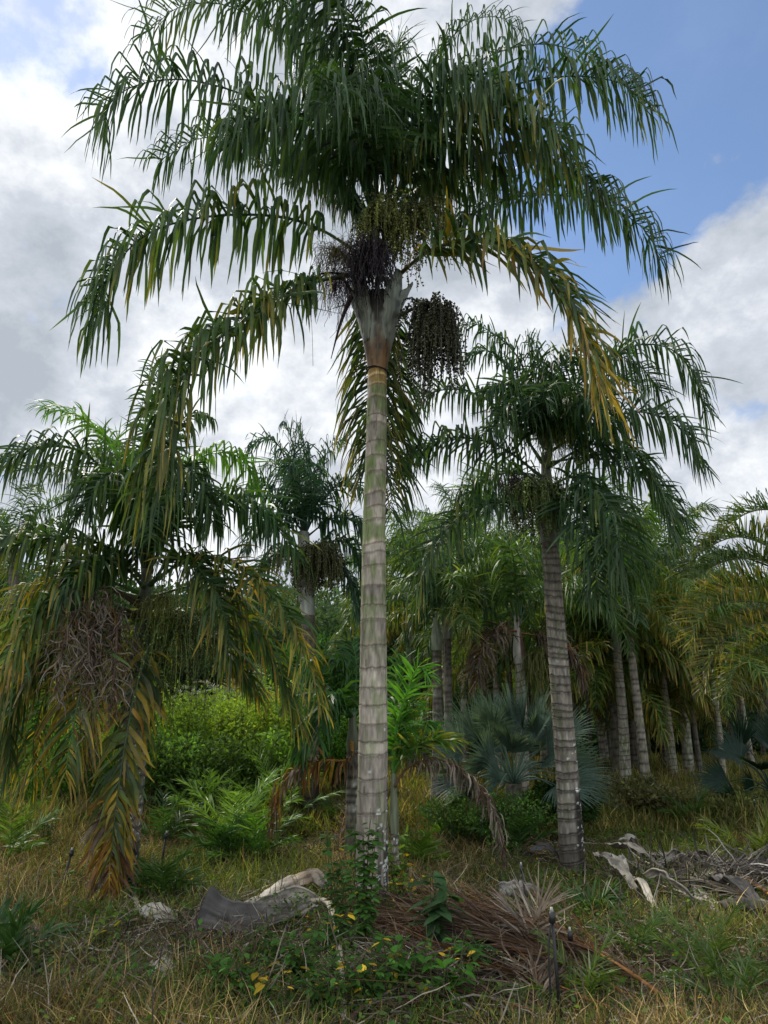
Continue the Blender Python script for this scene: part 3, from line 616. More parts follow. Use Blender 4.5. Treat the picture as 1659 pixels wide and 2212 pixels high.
def right_palm():
    Y = 9.6; base = GY(1238, Y)
    root = thing('palm_tree', base, 'second tallest palm, standing right of the centre with a closely ridged grey trunk', 'palm tree')
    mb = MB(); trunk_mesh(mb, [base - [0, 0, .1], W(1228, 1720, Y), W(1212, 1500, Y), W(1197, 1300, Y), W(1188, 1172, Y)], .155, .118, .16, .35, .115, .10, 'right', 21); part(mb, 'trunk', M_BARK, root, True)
    simple_shaft(root, W(1188, 1174, Y), W(1178, 985, Y), .13, .06, (.10, .11, .08), 7, (.06, .05, .04))
    for az, sd_ in ((-2.2, 1), (-.8, 2)):
        t = W(1186, 1150, Y); dx, dy = math.cos(az), math.sin(az); mb = MB()
        sheet(mb, [t + [dx * .13, dy * .13, -.04], t + [dx * .17, dy * .17, .2], t + [dx * .23, dy * .22, .45]], [.1, .28, .2], [1.2, 2.0, 1.2], [.23, .22, .19], .012, 10, (-dx, -dy, .1), .01, sd_); part(mb, 'leaf_sheath', M_SHEATH, root, True)
    A = dict(L=.80, w=.036, n=92, grav=.10, kink=1.6, kink_p=.85, kpos=(.25, .65), green=(.026, .064, .026), age=.02, tip=.1, phi=(-.35, .95), fwd=(.3, .8), endlen=.6)
    FR = [
     ([(1172, 1000, 0), (1100, 900, .2), (1010, 845, .3), (930, 850, .4), (880, 900, .4)], dict(L=.65, w=.035)),
     ([(1170, 1030, 0), (1080, 965, -.2), (980, 945, -.3), (900, 975, -.4), (870, 1010, -.4)], {}),
     ([(1175, 1090, -.1), (1080, 1085, -.5), (1000, 1110, -.8), (935, 1190, -1.), (905, 1290, -1.0)], dict(tip=.3, L=.7)),
     ([(1175, 960, 0), (1150, 850, .1), (1110, 760, .2), (1040, 705, .2), (1000, 700, .2)], dict(L=.55, w=.032, green=(.03, .085, .03))),
     ([(1178, 950, 0), (1170, 840, 0), (1160, 780, 0), (1140, 730, 0)], dict(L=.6, green=MID)),
     ([(1180, 950, 0), (1200, 850, -.3), (1220, 780, -.5), (1260, 740, -.7)], dict(L=.6)),
     ([(1182, 960, 0), (1270, 840, -.1), (1350, 755, -.2), (1440, 750, -.3), (1500, 810, -.3), (1525, 890, -.3)], {}),
     ([(1182, 980, 0), (1280, 920, -.3), (1380, 890, -.5), (1470, 925, -.6), (1510, 1000, -.6)], {}),
     ([(1184, 1010, -.1), (1280, 960, -.5), (1370, 985, -.8), (1425, 1060, -.9), (1450, 1150, -.9)], dict(age=.05, tip=.2, L=.6, kink=.5)),
     ([(1186, 1050, -.1), (1245, 1030, -.7), (1300, 1070, -1.1), (1335, 1160, -1.3), (1350, 1270, -1.3)], dict(age=.05, tip=.2, L=.75)),
     ([(1186, 1060, .1), (1260, 1060, .6), (1340, 1130, .8), (1390, 1240, .8)], dict(green=MID)),
     ([(1180, 960, 0), (1250, 880, .6), (1330, 820, 1.), (1400, 840, 1.3)], dict(L=.7)),
     ([(1178, 960, 0), (1140, 880, -.6), (1100, 830, -1.), (1050, 850, -1.2)], dict(L=.6)),
     ([(1178, 960, 0), (1190, 880, -.8), (1180, 840, -1.3), (1170, 870, -1.6)], dict(L=.6)),
     ([(1180, 980, .1), (1200, 900, .9), (1220, 870, 1.5), (1240, 900, 1.8)], dict(L=.7)),
     ([(1178, 960, -.1), (1150, 900, -.8), (1110, 880, -1.3), (1060, 930, -1.6)], dict(L=.65)),
     ([(1180, 970, -.1), (1220, 900, -.7), (1270, 870, -1.1), (1320, 910, -1.4)], dict(L=.7)),
     ([(1180, 970, 0), (1240, 840, .2), (1310, 770, .3), (1380, 790, .3), (1430, 850, .3)], dict(L=.7)),
     ([(1176, 970, .1), (1110, 820, .5), (1060, 760, .7), (1000, 770, .8)], dict(L=.6, green=(.03, .08, .035))),
     ([(1186, 1060, -.1), (1240, 1090, -.8), (1280, 1180, -1.1), (1290, 1290, -1.1)], dict(L=.75)),
     ([(1180, 1000, 0), (1290, 990, .3), (1400, 1040, .4), (1470, 1120, .4)], dict(L=.7)),
     ([(1176, 1040, .1), (1100, 1020, .7), (1020, 1060, 1.), (970, 1150, 1.1)], dict(green=MID)),
    ]
    for pts, kw in FR: a = dict(A); a.update(kw); add_frond(root, Y, pts, **a)
    def cl(a, t, label=None, **kw):
        mb = MB(); cluster(mb, W(a[0], a[1], Y + a[2]), W(t[0], t[1], Y + t[2]), **kw); part(mb, 'fruit_cluster', M_FRUIT, root, label=label)
    cl((1185, 1010, -.1), (1205, 905, -.4), 'yellow green flower stalks', rx=.48, drop=.5, n=200, thread=(.15, .19, .03), bead=None, curl=.4, tr=.0045)
    cl((1180, 1100, -.1), (1150, 1045, -.5), rx=.38, drop=.62, n=200, thread=(.10, .13, .03), bead=(.06, .085, .018), nb=22, br=.013)
    cl((1180, 1110, -.1), (1185, 1050, -.55), rx=.25, drop=.6, n=110, thread=(.10, .13, .03), bead=(.05, .07, .018), nb=22, br=.013)
    cl((1170, 1090, -.1), (1110, 1035, -.2), 'old dark empty fruit stalks', rx=.3, drop=.5, n=200, thread=(.03, .016, .02), bead=None, curl=.45, tr=.004)
right_palm()

def mid_palm():
    Y = 13.5; base = GY(672, Y)
    root = thing('palm_tree', base, 'upright palm with white grey flaring crownshaft behind, seen left of the centre trunk', 'palm tree')
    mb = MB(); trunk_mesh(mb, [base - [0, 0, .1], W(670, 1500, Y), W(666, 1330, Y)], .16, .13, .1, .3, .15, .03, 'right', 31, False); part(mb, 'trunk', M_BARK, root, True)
    simple_shaft(root, W(666, 1335, Y), W(655, 1150, Y), .12, .12, (.36, .37, .33), 9)
    t = W(662, 1290, Y)
    for az, sd_ in ((-2.6, 1), (-.5, 2), (-1.5, 3)):
        dx, dy = math.cos(az), math.sin(az); mb = MB()
        sheet(mb, [t + [dx * .12, dy * .12, -.1], t + [dx * .17, dy * .17, .2], t + [dx * .30, dy * .28, .5]], [.15, .4, .14], [1.2, 2.0, 1.2], [.38, .39, .34], .012, 10, (-dx, -dy, .1), .01, sd_); part(mb, 'leaf_sheath', M_SHEATH, root, True)
    A = dict(L=.66, w=.040, n=76, grav=.10, kink=1.2, green=(.026, .072, .042), age=.0, tip=.08, phi=(-.3,.9), fwd=(.35,.8))
    for pts in ([(655, 1150, 0), (630, 1040, 0), (600, 960, 0), (560, 950, 0), (530, 990, 0)], [(655, 1150, 0), (640, 1030, 0), (630, 950, 0), (610, 915, 0)], [(658, 1150, 0), (665, 1040, 0), (655, 960, 0), (640, 915, 0)],
                [(660, 1150, 0), (690, 1040, 0), (710, 970, 0), (740, 950, 0)], [(655, 1150, 0), (600, 1080, -.3), (560, 1040, -.5), (530, 1070, -.6)], [(655, 1160, 0), (610, 1130, -.3), (560, 1130, -.6), (530, 1190, -.8)],
                [(660, 1150, 0), (700, 1080, -.3), (740, 1040, -.6), (780, 1060, -.8)], [(662, 1160, 0), (720, 1120, 0), (770, 1130, 0), (810, 1180, 0)], [(655, 1150, 0), (630, 1060, .6), (600, 1000, 1.), (570, 1010, 1.3)],
                [(658, 1150, 0), (650, 1060, -.8), (640, 1000, -1.2), (620, 1010, -1.4)], [(664, 1190, 0), (710, 1170, .3), (760, 1180, .5), (790, 1240, .5)], [(650, 1200, 0), (610, 1190, 0), (570, 1220, 0), (550, 1290, 0)],
                [(668, 1230, 0), (720, 1220, 0), (755, 1260, 0), (770, 1330, 0)]):
        add_frond(root, Y, pts, **A)
    for a, t_, lb in (((668, 1240, -.1), (672, 1180, -.4), None), ((672, 1230, -.1), (705, 1180, -.3), None)):
        mb = MB(); cluster(mb, W(a[0], a[1], Y + a[2]), W(t_[0], t_[1], Y + t_[2]), rx=.36, drop=.8, n=150, thread=(.09, .09, .03), bead=(.045, .05, .014), nb=18, br=.018, tr=.006); part(mb, 'fruit_cluster', M_FRUIT, root)
    mb = MB(); cluster(mb, W(652, 1230, Y - .1), W(610, 1190, Y - .2), rx=.45, drop=.5, n=120, thread=(.12, .10, .04), bead=None, curl=.4, tr=.005); part(mb, 'fruit_cluster', M_FRUIT, root)
mid_palm()

def edge_palm():
    Y = 10.2; base = GY(1830, Y)
    root = thing('palm_tree', base, 'palm at the right edge with neat arching fronds whose leaflet tips are orange and grey', 'palm tree')
    crown = W(1800, 1330, Y)
    mb = MB(); trunk_mesh(mb, [base - [0, 0, .1], (base + crown) / 2, crown], .18, .13, .1, .3, .14, .03, 'right', 41, False); part(mb, 'trunk', M_BARK, root, True)
    A = dict(L=.55, w=.024, n=150, grav=.01, kink=2.2, kink_p=.55, kpos=(.6, .85), phi=(.6, .85), fwd=(.5, .8), green=(.035, .070, .022), clear=.1, K=8, stem=(.12, .14, .05))
    for pts, kw in (([(1800, 1330, 0), (1740, 1160, 0), (1680, 1105, 0), (1610, 1110, 0), (1550, 1165, 0), (1530, 1200, 0)], dict(age=.05, tip=.25)),
                    ([(1800, 1330, 0), (1730, 1220, -.2), (1660, 1180, -.3), (1590, 1160, -.4), (1520, 1190, -.5), (1480, 1240, -.5)], dict(age=.15, tip=.35)),
                    ([(1800, 1340, 0), (1720, 1260, -.4), (1640, 1210, -.7), (1560, 1215, -.8), (1500, 1250, -.9)], dict(age=.1, tip=.25)),
                    ([(1800, 1350, 0), (1730, 1290, 0), (1650, 1270, 0), (1560, 1270, 0), (1495, 1310, 0), (1475, 1340, 0)], dict(age=.15, tip=.5)),
                    ([(1800, 1360, 0), (1720, 1320, -.5), (1640, 1300, -.8), (1560, 1305, -1.), (1505, 1350, -1.1), (1500, 1390, -1.1)], dict(age=.35, tip=.4, var=.2)),
                    ([(1800, 1370, 0), (1720, 1350, -.3), (1650, 1345, -.5), (1580, 1370, -.6), (1535, 1430, -.7), (1525, 1480, -.7)], dict(age=.35, tip=.95, var=.2)),
                    ([(1800, 1370, 0), (1730, 1380, .3), (1660, 1390, .4), (1600, 1430, .4), (1570, 1500, .4)], dict(age=.25, tip=.4)),
                    ([(1800, 1340, 0), (1850, 1200, 0), (1900, 1150, 0)], {}), ([(1800, 1340, 0), (1850, 1260, -.8), (1880, 1300, -1.5)], {}), ([(1800, 1340, 0), (1820, 1220, .8), (1850, 1250, 1.5)], {})):
        a = dict(A); a.update(kw); add_frond(root, Y, pts, **a)
edge_palm()

# ================================================================== shared frond library for the grove
def arc_pts(L, el, droop, seed):
    r = np.random.default_rng(seed); n = 10; p = [np.zeros(3)]; e = el; a = 0
    for k in range(n):
        a += r.normal(0, .03); p.append(p[-1] + (L / n) * np.array([math.cos(e) * math.cos(a), math.cos(e) * math.sin(a), math.sin(e)])); e -= droop / n * (.4 + 1.2 * k / n)
        e = max(e, -1.52)
    return p
LIB = {}
def lib(kind):
    if kind in LIB: return LIB[kind]
    out = []
    spec = {'up': (2.3, 1.35, 1.0, 0, .08), 'high': (2.6, 1.05, 1.9, .03, .15), 'mid': (2.8, .75, 2.5, .05, .2), 'low': (2.7, .25, 2.1, .22, .45), 'hang': (2.4, -.2, 1.6, .40, .6), 'dead': (1.9, -.1, 1.9, 2.1, .4)}[kind]
    for s in range(4 if kind in ('mid', 'low', 'high') else 3):
        mb = MB(); g = [(.050, .110, .028), (.075, .150, .030), (.038, .085, .035), (.065, .13, .035)][s]
        frond(mb, arc_pts(spec[0] * (1 + .08 * (s - 1)), spec[1], spec[2], s + 7), L=.70, w=.042, n=72, age=spec[3], tip=spec[4], var=.2, green=g, grav=.12, kink=1.1, K=5, phi=(-.4, .9), fwd=(.35, .85),
              ref=(1, 0, 0), curl=.15 if kind == 'dead' else 0, rad=.022)
        out.append(mb.mesh('frond', M_LEAF if kind != 'dead' else M_DRY))
    LIB[kind] = out; return out
_pr = random.Random(11)
CROWN = ['up'] * 2 + ['high'] * 4 + ['mid'] * 5 + ['low'] * 3
def put_crown(root, c, scale, kinds, spin=None):
    off = spin if spin is not None else _pr.uniform(0, 6.28)
    for i, kd in enumerate(kinds):
        me = _pr.choice(lib(kd)); o = bpy.data.objects.new('frond', me); COL.objects.link(o); o.parent = root
        az = off + i * 2.39996 + _pr.uniform(-.25, .25)
        o.location = Vector(c) - root.location + Vector((math.cos(az) * .06, math.sin(az) * .06, -.04 * i * scale)); o.rotation_euler = (_pr.uniform(-.08, .08), _pr.uniform(-.08, .08), az)
        s = scale * _pr.uniform(.88, 1.12); o.scale = (s, s, s)
TRL = {}
def grove_palm(px, Y, py, label, group=None, r=.13, pal='pale', shaft=(.17, .19, .13), scale=1.0, kinds=None, shaft_len=.8, stain=None, fruit=False, hi=False, x=None):
    base = GY(px, Y) if x is None else np.array([x, Y, float(ground_z(x, Y))])
    zc = W(px, py, Y)[2] if x is None else py
    root = thing('palm_tree', base, label, 'palm tree', group)
    sd_ = int(abs(px) * 7 + Y * 13) % 997
    r = r * _pr.uniform(.75, 1.2); lean = _pr.uniform(-.035, .035) * (zc - base[2])
    top = base + np.array([lean, 0, zc - base[2] - shaft_len])
    mb = MB(); trunk_mesh(mb, [base - [0, 0, .15], (base + top) / 2 + [lean * .3, 0, 0], top], r, r * .72, .12, .3, .14, .03, pal, sd_, hi); part(mb, 'trunk', M_BARK, root, True)
    cpt = top + [0, 0, shaft_len]
    simple_shaft(root, top - [0, 0, .01], cpt, r * .85, r * .45, shaft, sd_, stain)
    put_crown(root, cpt, scale, kinds or CROWN)
    if fruit:
        mb = MB(); cluster(mb, top, top + [.35, -.3, .15], rx=.4, drop=.6, n=70, thread=(.12, .13, .03), bead=None, curl=.35, tr=.008); part(mb, 'fruit_cluster', M_FRUIT, root)
    return root
HV = ['up'] * 2 + ['high'] * 3 + ['mid'] * 5 + ['low'] * 4 + ['hang'] * 3
LT = ['up'] * 2 + ['high'] * 3 + ['mid'] * 2 + ['low']
H2 = ['up'] * 2 + ['high'] * 4 + ['mid'] * 6 + ['low'] * 4 + ['hang'] * 2
grove_palm(1458, 18, 1390, 'grove palm whose pale ringed trunk stands brightest before the dark grove, right of centre', 'palms of the grove', .11, kinds=H2, scale=.85, hi=True, shaft=(.16, .18, .09))
grove_palm(1562, 17, 1400, 'grove palm with long pale grey crownshaft under the edge palm fronds', 'palms of the grove', .10, kinds=H2, scale=.85, shaft=(.32, .33, .28), shaft_len=1.3, hi=True)
grove_palm(1516, 19, 1440, 'slim grove palm between the two palms with pale crownshafts', 'palms of the grove', .08, pal='dark', kinds=H2, scale=.85)
grove_palm(1490, 21, 1400, 'slim darker grove palm just right of the brightest ringed trunk', 'palms of the grove', .082, pal='dark', kinds=H2, scale=.85)
grove_palm(1352, 16.5, 1330, 'grove palm with white blotched trunk right of the ridged trunk', 'palms of the grove', .11, kinds=HV, hi=True)
grove_palm(1332, 17.8, 1400, 'grey grove palm tucked left of the white blotched trunk', 'palms of the grove', .09, pal='dark', kinds=HV)
grove_palm(1378, 20, 1400, 'grove palm just right of the white blotched trunk', 'palms of the grove', .10, pal='dark', kinds=HV)
grove_palm(1440, 20.5, 1370, 'grove palm half covered by the brightest ringed trunk', 'palms of the grove', .082, 'dark', kinds=H2, scale=.85)
grove_palm(1628, 21, 1400, 'small mossy grove palm near the right edge, short trunk on the rise', 'palms of the grove', .12, kinds=H2, scale=.85)
grove_palm(943, 14.5, 1320, 'left trunk of the three close palms just right of the centre trunk', 'three close palms', .13, 'right', kinds=LT, scale=.8)
grove_palm(962, 15.2, 1300, 'middle trunk of the three close palms just right of the centre trunk', 'three close palms', .11, 'right', kinds=LT, scale=.8)
grove_palm(982, 15.6, 1260, 'right trunk of the three close palms just right of the centre trunk', 'three close palms', .12, 'right', kinds=LT, scale=.8)
grove_palm(1128, 14.2, 1330, 'palm with white and red brown crownshaft behind the blue green fan palm', None, .12, 'pale', (.42, .40, .35), 1.0, ['up'] * 2 + ['high'] * 3 + ['mid'] * 3 + ['dead'] * 2 + ['low'] * 1, .95, (.11, .05, .04), True, True)
grove_palm(1078, 18, 1380, 'green trunked palm left of the white and brown crownshaft', 'palms of the grove', .12, kinds=HV, shaft=(.18, .20, .08))
grove_palm(1000, 21, 1160, 'tall feathery palm whose crown tops the grove next to the centre trunk', 'palms of the grove', .14, kinds=CROWN, scale=.95)
grove_palm(1240, 19, 1230, 'bright green palm behind the ridged trunk', 'palms of the grove', .14, kinds=HV)
grove_palm(1400, 16, 1230, 'bright green palm crown under the right drooping fronds', 'palms of the grove', .14, kinds=HV)
grove_palm(1490, 19, 1240, 'feathery palm crown against the sky left of the edge palm', 'palms of the grove', .13, kinds=CROWN)
grove_palm(1310, 22, 1230, 'rear green palm crown between the ridged trunk and the right palms', 'palms of the grove', .14, kinds=CROWN)
grove_palm(895, 22, 1230, 'rear palm crown directly right of the centre trunk', 'palms of the grove', .14, kinds=HV)
grove_palm(1180, 24, 1260, 'rear palm crown seen over the white and brown crownshaft', 'palms of the grove', .14, kinds=HV)
grove_palm(1060, 24, 1240, 'rear palm crown above the blue green fan palm', 'palms of the grove', .14, kinds=HV)
for i in range(62):
    Yd = 21 + 17 * ((i * .618) % 1) + _pr.uniform(-.5, .5); xd = 1.2 + (i % 12) * 1.65 + _pr.uniform(-.6, .6) + (Yd - 21) * .32
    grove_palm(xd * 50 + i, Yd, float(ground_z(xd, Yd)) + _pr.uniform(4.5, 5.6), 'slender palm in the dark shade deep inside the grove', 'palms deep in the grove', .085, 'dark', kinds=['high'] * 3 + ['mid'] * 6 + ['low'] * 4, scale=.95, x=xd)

def undergrowth():
    mb = MB()
    for i in range(150):
        x = rng.uniform(0, 44); y = rng.uniform(38, 46); z = float(ground_z(x, y)) + rng.uniform(.3, 3.6)
        leafcloud(mb, (x, y, z), (1.3, 1.0, 1.0), 160, .38, np.array([.022, .045, .018]) * math.exp(rng.normal(0, .3)), shell=.4)
    tag(mb.obj('undergrowth', M_SOFT), 'dark undergrowth closing the back of the palm grove', 'undergrowth', kind='stuff')
def behind_palm():      # small palm directly behind the main trunk, left side
    Y = 10.5; base = GY(762, Y); root = thing('palm_tree', base, 'low palm tucked behind the centre trunk, one brown dead frond arching left', 'palm tree')
    mb = MB(); trunk_mesh(mb, [base - [0, 0, .1], W(762, 1700, Y), W(762, 1620, Y)], .11, .09, .1, .3, .1, .04, 'right', 51, False); part(mb, 'trunk', M_BARK, root, True)
    simple_shaft(root, W(762, 1625, Y), W(762, 1540, Y), .08, .05, (.12, .13, .08), 2)
    A = dict(L=.6, w=.045, n=48, grav=.08, kink=.5, green=(.030, .095, .022), age=.02, tip=.12, phi=(-.3, .6))
    for pts in ([(762, 1545, 0), (720, 1480, 0), (670, 1470, 0), (620, 1520, 0)], [(762, 1545, 0), (740, 1450, 0), (700, 1420, 0), (660, 1440, 0)], [(762, 1550, 0), (700, 1530, -.3), (660, 1570, -.4), (645, 1640, -.4)],
                [(764, 1545, 0), (770, 1440, .4), (760, 1390, .7), (745, 1390, .9)], [(765, 1545, 0), (820, 1480, .5), (870, 1500, .8)], [(762, 1550, 0), (730, 1500, -.7), (700, 1520, -1.), (690, 1600, -1.1)], [(762, 1550, 0), (750, 1480, .6), (720, 1470, 1.), (700, 1500, 1.2)]):
        add_frond(root, Y, pts, **A)
    add_frond(root, Y, [(760, 1600, -.05), (755, 1640, -.3), (690, 1645, -.4), (630, 1670, -.5), (600, 1720, -.5), (590, 1790, -.5)], label='brown and orange dead frond arching left', mat=M_DRY, L=.5, w=.03, n=70, grav=.3, kink=1.0, age=1.75, tip=.4, var=.5, curl=.2, K=8, phi=(-.4, .9), clear=.1)
behind_palm()
def thin_palm():        # slim young palm right of the main trunk
    Y = 9.0; base = GY(853, Y); root = thing('palm_tree', base, 'slim young palm hugging the right side of the centre trunk, with green crownshaft', 'palm tree')
    mb = MB(); trunk_mesh(mb, [base - [0, 0, .1], W(853, 1860, Y), W(852, 1795, Y)], .055, .048, .1, .2, .06, .08, 'right', 61, True); part(mb, 'trunk', M_BARK, root, True)
    simple_shaft(root, W(852, 1800, Y), W(850, 1660, Y), .05, .03, (.13, .15, .09), 12, (.06, .06, .04))
    A = dict(L=.42, w=.035, n=40, grav=.07, kink=.5, green=(.045, .14, .018), age=.0, tip=.15)
    for pts, kw in (([(850, 1665, 0), (850, 1560, .1), (860, 1480, .1), (870, 1420, .1)], {}), ([(850, 1665, 0), (860, 1560, -.2), (885, 1480, -.4), (905, 1440, -.5), (925, 1460, -.5)], dict(green=(.07, .2, .02), grav=.02, kink=.2)),
                    ([(850, 1670, 0), (880, 1620, -.2), (930, 1600, -.4), (985, 1600, -.5)], dict(age=.3, tip=.5, grav=.02, kink=.2)), ([(850, 1670, 0), (880, 1590, .2), (920, 1560, .3), (960, 1590, .3)], {}),
                    ([(850, 1665, 0), (840, 1580, .3), (820, 1540, .5)], {}), ([(850, 1665, 0), (860, 1600, .5), (880, 1580, .9), (900, 1600, 1.2)], {}), ([(850, 1665, 0), (870, 1580, 0), (880, 1530, 0), (900, 1520, 0)], {})):
        a = dict(A); a.update(kw); add_frond(root, Y, pts, **a)
    add_frond(root, Y, [(853, 1700, -.05), (880, 1660, -.1), (940, 1640, -.2), (1010, 1670, -.3), (1065, 1750, -.35), (1085, 1840, -.35), (1085, 1890, -.35)], label='dried grey frond arching over to the right', mat=M_DRY, L=.34, w=.02, n=90, grav=.35, kink=1., age=2.35, tip=.3, var=.3, curl=.3, K=8, phi=(-.6, .8), clear=.15, rad=.016)
thin_palm()

# ================================================================== fan palm, cycads, shrubs, young palms
def fan_leaf(mb, a, b, dirn, size, green, nseg=40, span=2.5, w=.036):
    tube(mb, spline([a, (a + b) / 2 + [0, 0, .12], b], 8)[0], np.linspace(.016, .008, 8), np.asarray(green) * 1.4, 5)
    d = nrm(np.asarray(dirn, float)); S = nrm(np.cross(d, [0, 0, 1.])); U = np.cross(S, d); ro = rng.uniform(-1.3, 1.3); S, U = S * math.cos(ro) + U * math.sin(ro), U * math.cos(ro) - S * math.sin(ro)
    th = np.linspace(-span / 2, span / 2, nseg) + rng.normal(0, .02, nseg)
    D = np.cos(th)[:, None] * d + np.sin(th)[:, None] * S + (.15 + .35 * np.abs(np.sin(th)))[:, None] * U
    P = np.tile(b, (nseg, 1)) + np.maximum(np.cos(th), 0)[:, None] * d * .15 * size
    Wv = -np.sin(th)[:, None] * d + np.cos(th)[:, None] * S
    ln = size * (.75 + .25 * np.cos(th)) * rng.uniform(.9, 1.05, nseg)
    c = np.asarray(green)[None] * np.exp(.15 * rng.normal(size=(nseg, 1)))
    ribbons(mb, P, D, Wv, ln, w, 6, np.tile([0, .03, .05, .08, .12, .15], (nseg, 1)), c, c * .95, prof=np.array([.25, .8, 1., .9, .5, .25, .02]), fold=.5)
def fan_palm(px, Y, label, n, size, rise, green, seed, trunk=.5):
    base = GY(px, Y); root = thing('fan_palm', base, label, 'fan palm'); r = random.Random(seed)
    mb = MB(); trunk_mesh(mb, [base - [0, 0, .1], base + [0, 0, trunk * .5], base + [0, 0, trunk]], .17, .13, .1, .3, .06, .12, 'dark', seed, False); part(mb, 'trunk', M_BARK, root)
    for i in range(n):
        az = i * 2.4 + r.uniform(-.2, .2); el = 1.35 - 1.55 * (i / n) ** .9; c = base + [0, 0, trunk]
        d = np.array([math.cos(az) * math.cos(el), math.sin(az) * math.cos(el), math.sin(el)]); b = c + d * rise * r.uniform(.8, 1.1)
        mb = MB(); dd = d + np.array([0, 0, -.25]); fan_leaf(mb, c, b, dd, size * r.uniform(.85, 1.1), green); part(mb, 'leaf', M_LEAF, root)
fan_palm(1115, 12.2, 'blue green fan palm with stiff radiating leaves left of the ridged trunk', 36, .75, .85, BLUE, 3, .75)
fan_palm(1675, 13.5, 'dark green fan palm reaching in from the right edge', 13, .7, .8, (.022, .05, .035), 5, .4)
def left_edge_far_palm():
    Y = 21; base = GY(30, Y); root = thing('palm_tree', base, 'distant blue green palm crown at the left edge against the cloud', 'palm tree'); c = W(30, 1185, Y)
    mb = MB(); trunk_mesh(mb, [base, (base + c) / 2, c], .18, .14, .1, .3, .2, .03, 'dark', 9, False); part(mb, 'trunk', M_BARK, root)
    put_crown(root, c, 1.0, CROWN)
left_edge_far_palm()

def young_palm(base, n, L, label, green, group=None, spread=.9, ll=.3, w=.022, nl=26, age=.0, tip=.1, seed=0, cat='young palm', name='young_palm', mat=None, el0=1.4, el1=.5, stem=0.0, kink=.25):
    root = thing(name, base, label, cat, group); r = random.Random(seed + 77)
    if stem:
        mb = MB(); tube(mb, [base, base + [0, 0, stem]], [.03, .022], [.07, .08, .03], 6); part(mb, 'stem', M_STICK, root)
    for i in range(n):
        az = i * 2.4 + r.uniform(-.3, .3); el = el0 - (el0 - el1) * (i / max(n - 1, 1)) + r.uniform(-.1, .1)
        pts = arc_pts(L * r.uniform(.8, 1.15), el, spread * r.uniform(.7, 1.2), seed * 50 + i); ca, sa = math.cos(az), math.sin(az)
        pts = [np.array([p[0] * ca - p[1] * sa, p[0] * sa + p[1] * ca, p[2]]) + base + [0, 0, stem] for p in pts]
        mb = MB(); frond(mb, pts, L=ll, w=w, n=nl, clear=.22, phi=(0, .35), fwd=(.7, 1.1), grav=.05, kink=kink, kink_p=.4, age=age, tip=tip, var=.1, green=green, rad=.009, K=4, ref=(ca, sa, 0))
        part(mb, 'frond', mat or M_LEAF, root)
    return root
SEED = 'young palms in the grass'
for i, (px, py, n, L, lab, gr, kw) in enumerate([
    (505, 1850, 9, 1.15, 'largest young palm, bright green with a pale new leaf, left of the centre', (.14, .25, .05), dict(ll=.36, w=.022, el0=1.5, el1=.8)),
    (470, 1862, 8, .65, 'low bushy young palm at the left foot of the bright one', (.035, .10, .022), {}),
    (545, 1868, 8, .75, 'low young palm at the right foot of the bright one', (.06, .15, .02), {}),
    (350, 1945, 8, .5, 'low feathery seedling right of the left palm base', (.05, .115, .02), {}),
    (20, 1860, 7, .95, 'yellow green young palm at the left edge', (.07, .13, .02), {}),
    (350, 1830, 7, 1.0, 'olive young palm behind the left palm trunk', (.03, .075, .02), {}),
    (905, 1880, 7, .5, 'yellow green seedling just right of the slim palm', (.09, .17, .02), {}),
    (1120, 1850, 8, .75, 'green seedling clump in front of the blue green fan palm', (.035, .09, .02), {}),
    (950, 1820, 6, .6, 'small seedling left of the fan palm base', (.05, .12, .02), {}),
    (1530, 2130, 8, .55, 'feathery seedling in dry grass at the lower right', (.07, .12, .018), dict(ll=.18, w=.011)),
    (1390, 2080, 7, .42, 'wispy dark seedling left of the lower right one', (.05, .10, .02), dict(ll=.15, w=.009)),
    (1640, 1900, 8, .9, 'yellow green young palm at the right edge beyond the debris', (.085, .12, .015), {}),
    (1290, 1985, 5, .25, 'tiny dark green tuft below the ridged trunk', (.03, .08, .02), {}),
    (1260, 2185, 6, .45, 'small feathery seedling in front of the brown fallen fronds', (.06, .10, .02), dict(ll=.2, w=.012)),
    (1600, 2215, 7, .6, 'feathery seedling at the bottom right corner', (.045, .09, .02), dict(ll=.16, w=.010)),
    (1110, 1790, 6, .6, 'seedling under the fan palm leaves', (.04, .11, .02), {}),
    (720, 1790, 5, .5, 'seedling left of the centre trunk, behind the pale sheath', (.045, .10, .02), {}),
    (1500, 1790, 6, .6, 'seedling on the slope before the grove', (.04, .09, .02), {}),
    (590, 1800, 9, 1.25, 'feathery yellow green young palm at the right end of the bright shrubs', (.10, .20, .03), dict(ll=.34, w=.02, el0=1.5, el1=.7)),
    (440, 1800, 8, 1.1, 'slender young palm in front of the bright shrubs', (.09, .18, .03), dict(ll=.3, w=.018, el0=1.5, el1=.8)),
    (5, 2110, 6, .45, 'seedling at the left edge near the bottom', (.03, .08, .02), {})]):
    young_palm(G(px, py), n, L, lab, gr, SEED, seed=i + 1, **kw)
for i, (px, Y, lab, gr, s) in enumerate([(430, 19, 'silvery green cycad left of the pair behind the bright shrubs', (.15, .17, .13), 1.0), (490, 20, 'silvery cycad with a yellowed leaf behind the bright shrubs', (.17, .18, .13), 1.05), (550, 19, 'blue grey cycad behind the right end of the bright shrubs', (.10, .15, .13), .95)]):
    young_palm(GY(px, Y), 26, 1.9 * s, lab, gr, 'silvery cycads', spread=1.7, ll=.32, w=.035, nl=40, seed=40 + i, cat='cycad', name='cycad', el0=1.4, el1=.1, stem=1.15, kink=.1)

